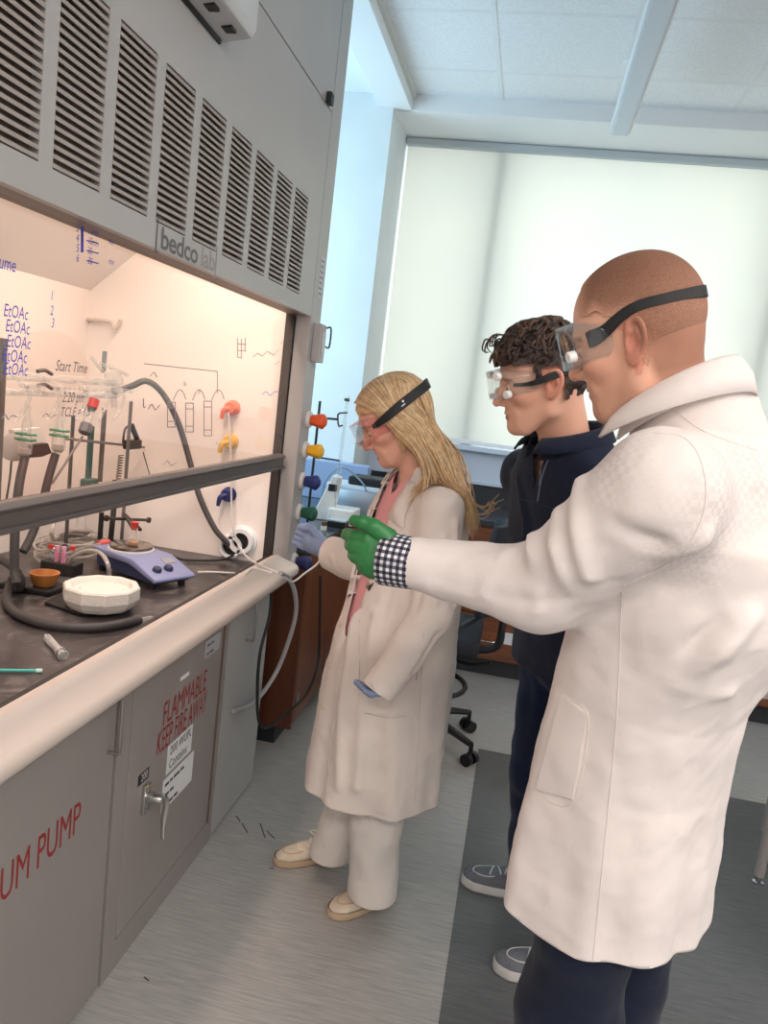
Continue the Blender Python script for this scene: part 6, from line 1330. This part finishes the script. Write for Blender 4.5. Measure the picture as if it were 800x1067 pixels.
# ------------------------------------------------------------------ person: young man in a navy pullover
Cp = thing('person', 'young man with dark wavy hair in navy pullover leaning in behind the others', 'person', (.2, 2.2, 0))
HC = Head((.020, 1.80, 1.650), (-.935, -.143, -.27), (-.27, -.10, .95), .94, .2, smile=.35)
c_nb = np.array([.095, 1.862, 1.515])
def sdC_head(P):
    d = HC.face(HC.l(P))*HC.s; n0 = HC.w((-.035, 0, -.03)); d = smin(d, sd_cap(P, n0, c_nb, .053, .060), .03)
    d = smin(d, sd_cap(P, c_nb+(.05, -.07, -.08), c_nb+(-.02, .08, -.06), .045), .05); return smin(d, sd_ell(P, (.13, 1.91, 1.36), (.09, .10, .12)), .05)
V, F = surf(sdC_head, HC.c-np.array([.2, .22, .42]), HC.c+np.array([.28, .28, .15]), .003)
body = np_obj('body', V, F, M_skin, Cp, col=skin_cols(HC, V, (232, 178, 152), lips=(190, 106, 98), brow=(62, 44, 36), warm=(216, 134, 114)))
eyes(HC, body)
yC = math.radians(212); fC = np.array([math.cos(yC), math.sin(yC), 0]); lC = np.array([-fC[1], fC[0], 0])
secC = [(.86, .215, 2.10, .135, .18, yC), (1.0, .20, 2.07, .135, .178, yC), (1.15, .178, 2.03, .14, .18, yC), (1.3, .155, 1.97, .142, .19, yC), (1.42, .135, 1.91, .125, .19, yC), (1.48, .12, 1.885, .10, .15, yC), (1.54, .105, 1.868, .078, .085, yC), (1.62, .10, 1.86, .07, .07, yC)]
c_sl, c_el, c_wl = np.array([.235, 1.765, 1.41]), np.array([.32, 1.78, 1.14]), np.array([.33, 1.92, .95]); c_sr, c_er, c_wr = np.array([.025, 2.05, 1.415]), np.array([.12, 2.2, 1.15]), np.array([.24, 2.24, .95])
def sdC_top(P):
    d = sd_loft(P, secC, 2.4); al = smin(sd_cap(P, c_sl, c_el, .07, .056), sd_cap(P, c_el, c_wl, .056, .042), .02); ar = smin(sd_cap(P, c_sr, c_er, .07, .056), sd_cap(P, c_er, c_wr, .056, .042), .02)
    return smin(smin(d, al, .03), ar, .03)
V, F = surf(sdC_top, (-.12, 1.62, .84), (.5, 2.36, 1.64), .0068)
o3 = lambda x, y, Y: onY(x, y, Y)
fs = [([o3(545, 500, 1.9), o3(550, 540, 1.88), o3(548, 580, 1.9)], .008, .014), ([o3(556, 560, 1.9), o3(590, 580, 1.84)], .008, .014), ([o3(540, 480, 1.97), o3(546, 520, 1.95)], -.008, .012)]
V = V+vnorm(V, F)*(folds(V, fs)+.003*noise3(V, 22, 31))[:, None]; V, F = clip(V, F, .90-V[:, 2])
u = (V-c_nb) @ fC; v = (V-c_nb) @ lC; nkc = _n(np.array([-.30, -.12, .94])); V, F = clip(V, F, np.where(np.linalg.norm((V-c_nb)[:, :2], axis=1) < .2, (V-(c_nb+nkc*.01)) @ nkc, -1.))
u = (V-c_nb) @ fC; v = (V-c_nb) @ lC; V, F = clip(V, F, np.where((u > .02) & (V[:, 2] > 1.40) & (np.abs(v) < .1), np.interp(V[:, 2], [1.40, 1.5, 1.56], [0, .03, .05])-np.abs(v), -1.))
for w_, e_ in ((c_wl, c_el), (c_wr, c_er)):
    ax_ = _n(w_-e_); V, F = clip(V, F, np.where(np.linalg.norm(V-w_, axis=1) < .12, (V-w_) @ ax_-.01, -1.))
V, F = keep_big(V, F); topC = np_obj('pullover', V, F, M_pull_, Cp, solid=.004); bvC = bvh_of(V, F)
collar(topC, c_nb+np.array([.0, .0, .0]), fC, .072, .004, .0, .055, M_pull_, gap=.38, fall=.03)
M_zip = mat('zip_grey', (108, 116, 134), .4, .4)
for pl_ in ([(577, 470), (570, 482), (564, 500), (560, 522)], [(545, 452), (558, 470), (563, 490), (562, 505)]):
    sv = seam_on(bvC, pl_, .002)
    if len(sv[0]) > 12: obj('zip', sv, M_zip, topC)
for pl_ in ([(538, 520), (560, 524), (590, 536)],):
    sv = seam_on(bvC, pl_, .0016)
    if len(sv[0]) > 12: obj('seam', sv, mat('navy_seam', (40, 50, 76), .9), topC)
for w_, e_ in ((c_wl, c_el), (c_wr, c_er)):
    ax_ = _n(w_-e_); pr = w_+ax_*.05; Rr = np.column_stack(frame_of(ax_)); fr = [([pr+Rr[:, 0]*(k*.02-.03)+ax_*.03, pr+Rr[:, 0]*(k*.021-.031)+ax_*.07+Rr[:, 1]*.008, pr+Rr[:, 0]*(k*.02-.03)+ax_*.092+Rr[:, 1]*.03], [.0115, .0098, .0082]) for k in range(4)]+[([pr-Rr[:, 0]*.03, pr-Rr[:, 0]*.055+ax_*.03+Rr[:, 1]*.015, pr-Rr[:, 0]*.05+ax_*.055+Rr[:, 1]*.03], [.014, .011, .009])]
    V, F = surf(lambda P: hand_sdf(P, w_-ax_*.03, pr, (.04, .016, .045), Rr, fr, .027), pr-.15, pr+.15, .0045); np_obj('hand', V, F, M_skin, body, col=np.tile(linc((216, 158, 132)), (len(V), 1)))
# jeans and running shoes
cLa, cRa = np.array([.335, 2.075, .07]), np.array([.215, 2.425, .07]); cLk, cRk = np.array([.27, 2.06, .50]), np.array([.18, 2.30, .50]); cLh, cRh = np.array([.26, 2.03, .9]), np.array([.17, 2.18, .9])
def sdC_tr(P): return smin(smin(leg_loft(P, cLh, cLk, cLa, .092, .075, .062), leg_loft(P, cRh, cRk, cRa, .092, .075, .062), .015), sd_ell(P, (.21, 2.10, .93), (.11, .13, .1)), .03)
V, F = surf(sdC_tr, (.0, 1.88, -.05), (.5, 2.58, 1.05), .008); fs = [([o3(548, 800, 2.3), o3(575, 806, 2.26)], .010, .010), ([o3(545, 830, 2.34), o3(570, 838, 2.3)], .010, .010), ([o3(550, 770, 2.26), o3(575, 765, 2.2)], -.008, .012), ([o3(555, 660, 2.1), o3(560, 720, 2.12), o3(556, 760, 2.18)], .006, .014)]
V = V+vnorm(V, F)*(folds(V, fs)+.004*noise3(V, 30, 42))[:, None]; V, F = clip(V, F, .065-V[:, 2]); V, F = keep_big(V, F); np_obj('jeans', V, F, M_jeans, Cp, solid=.004)
M_shg = mat('shoe_grey_mesh', (116, 118, 126), .8, noise=.1, nscale=200, bump=.3, bscale=500); M_shs = mat('sole_white', (226, 222, 218), .6); M_lw = mat('lace_white', (226, 226, 228), .7)
tR, tL = onZ(481, 918, 0), onZ(514, 1008, 0)
for t_, an in ((tR, cRa), (tL, cLa)):
    d_ = _n(np.array([an[0]+.07, an[1], 0])-np.array([t_[0], t_[1], 0])); make_shoe('running_shoe', np.array([t_[0]+d_[0]*.285, t_[1]+d_[1]*.285, 0]), np.array([t_[0], t_[1], 0]), Cp, M_shg, M_shs, .05, .095, M_lw, .034)
# hair: wavy mop
def capC(P):
    q = HC.l(P); d = HC.face(q, ears=False, detail=False)-.010; d = smin(d, sd_ell(q, (-.004, 0, .07), (.086, .076, .062)), .02)
    return (d+.004*noise3(q, 110, 3, 2)-.004)*HC.s
Vh, Fh = surf(capC, HC.c-.19, HC.c+.19, .004); q = HC.l(Vh); y = np.abs(q[:, 1])
val = np.minimum(np.maximum(.045+.1*np.maximum(q[:, 0]-.05, 0)-q[:, 2], q[:, 0]-.105), np.maximum(q[:, 0]-.004+.35*np.maximum(.03-q[:, 2], 0)*0, -.052-q[:, 2]+.25*np.maximum(q[:, 0]+.03, 0)))
val = np.minimum(val, np.maximum(np.maximum(q[:, 0]-.03, -q[:, 2]+.005), -9+0*y)); val = np.maximum(val, np.minimum(np.minimum(.026-np.abs(q[:, 0]+.014), .034-q[:, 2]), np.minimum(q[:, 2]+.06, y-.04))*4); Vh, Fh = clip(Vh, Fh, val+.004*noise3(q, 200, 9)); Vh, Fh = keep_big(Vh, Fh)
M_hairC = col_mat('dark_brown_hair', .45, noise=.35, nscale=90, bump=.4, bscale=260, spec=.5)
hc = np_obj('hair', Vh, Fh, M_hairC, Cp, col=np.tile(linc((52, 36, 30)), (len(Vh), 1)))
rsC = np.random.RandomState(11); Vall = []; Fall = []; Call = []; nv = 0
for k in range(340):
    th = rsC.uniform(-math.pi, math.pi); ph = rsC.uniform(.12, 1.5)
    if abs(th) < .9 and ph > 1.05: ph = rsC.uniform(.4, 1.05)
    r0 = np.array([math.sin(ph)*math.cos(th), math.sin(ph)*math.sin(th), math.cos(ph)]); p = np.array([.0, 0, .035])+r0*np.array([.1, .082, .1])
    d = _n(np.array([.25*math.cos(th)+.35, .5*math.sin(th), -.55])+rsC.normal(size=3)*.35); pts = []; L = rsC.uniform(.035, .065); ph0 = rsC.rand()*6; w_ = rsC.uniform(.003, .007); sd_ = _n(np.cross(r0, d))
    for i in range(9):
        pts.append(p+sd_*(w_*math.sin(ph0+i*.9)))
        p = p+d*L/8
    pts = np.array(pts); o_ = rsC.uniform(.0, .008)
    for _ in range(3):
        P = HC.w(np.zeros(3))+HC.s*(pts @ HC.R.T); dd = capC(P)/HC.s; g = np.stack([(capC(P+np.eye(3)[i]*.003)/HC.s-dd)/.003 for i in range(3)], 1) @ HC.R; g /= np.linalg.norm(g, axis=1)[:, None]+1e-9; pts = pts+g*(o_-dd)[:, None]*.8
    mq = pts.mean(0); eq = pts[-1]
    if mq[2] < -.035 or min(mq[2], eq[2]) < .042 and mq[0] > -.045 and abs(mq[1]) > .03 or mq[0] > .03 and eq[2] < .05: continue
    P = HC.c+HC.s*(pts @ HC.R.T); v, f = tube(P, list(rsC.uniform(.0028, .005)*np.array([.4, 1, 1, .9, .2])), 5, 2); v = np.array(v); f = np.array(f[:-2]); Vall.append(v); Fall.append(f+nv); nv += len(v)
    Call.append(np.tile(linc([(58, 40, 33), (74, 52, 42), (44, 30, 26), (92, 66, 52)][rsC.randint(4)]), (len(v), 1)))
for k in range(7):
    a = np.array([.075+.03*rsC.rand(), rsC.uniform(-.05, .06), .105+.02*rsC.rand()]); b = a+np.array([.014, .005*rsC.normal(), .002]); c = b+np.array([.010, .005*rsC.normal(), -.022]); d = c+np.array([-.012, 0, -.02*rsC.rand()])
    P = [HC.w(p) for p in (a, b, c, d)]; v, f = tube(P, [.002, .0022, .0018, .0006], 5, 5); v = np.array(v); f = np.array(f[:-2]); Vall.append(v); Fall.append(f+nv); nv += len(v); Call.append(np.tile(linc((58, 40, 33)), (len(v), 1)))
hk_ = np_obj('hair_locks', np.concatenate(Vall), np.concatenate(Fall), M_hairC, hc, col=np.concatenate(Call)); hk_['kind'] = 'stuff'
gC = goggles(HC, lambda q: capC(HC.c+HC.s*(q @ HC.R.T))/HC.s*(q[:, 0] < .03)+HC.face(q, ears=False, detail=False)*(q[:, 0] >= .03), Cp, (246, 250, 252), M_strap, [(math.radians(t), z) for t, z in ((34, .004), (50, .002), (70, .004), (90, .012), (120, .018), (150, .018), (180, .018), (210, .018), (240, .018), (270, .012), (290, .004), (310, .002), (326, .004))], [.008, .008, .012, .016, .016, .016, .016, .016, .016, .016, .012, .008, .008], name='clear', vents=((.047, .03, .112), (.054, -.014, .095)))
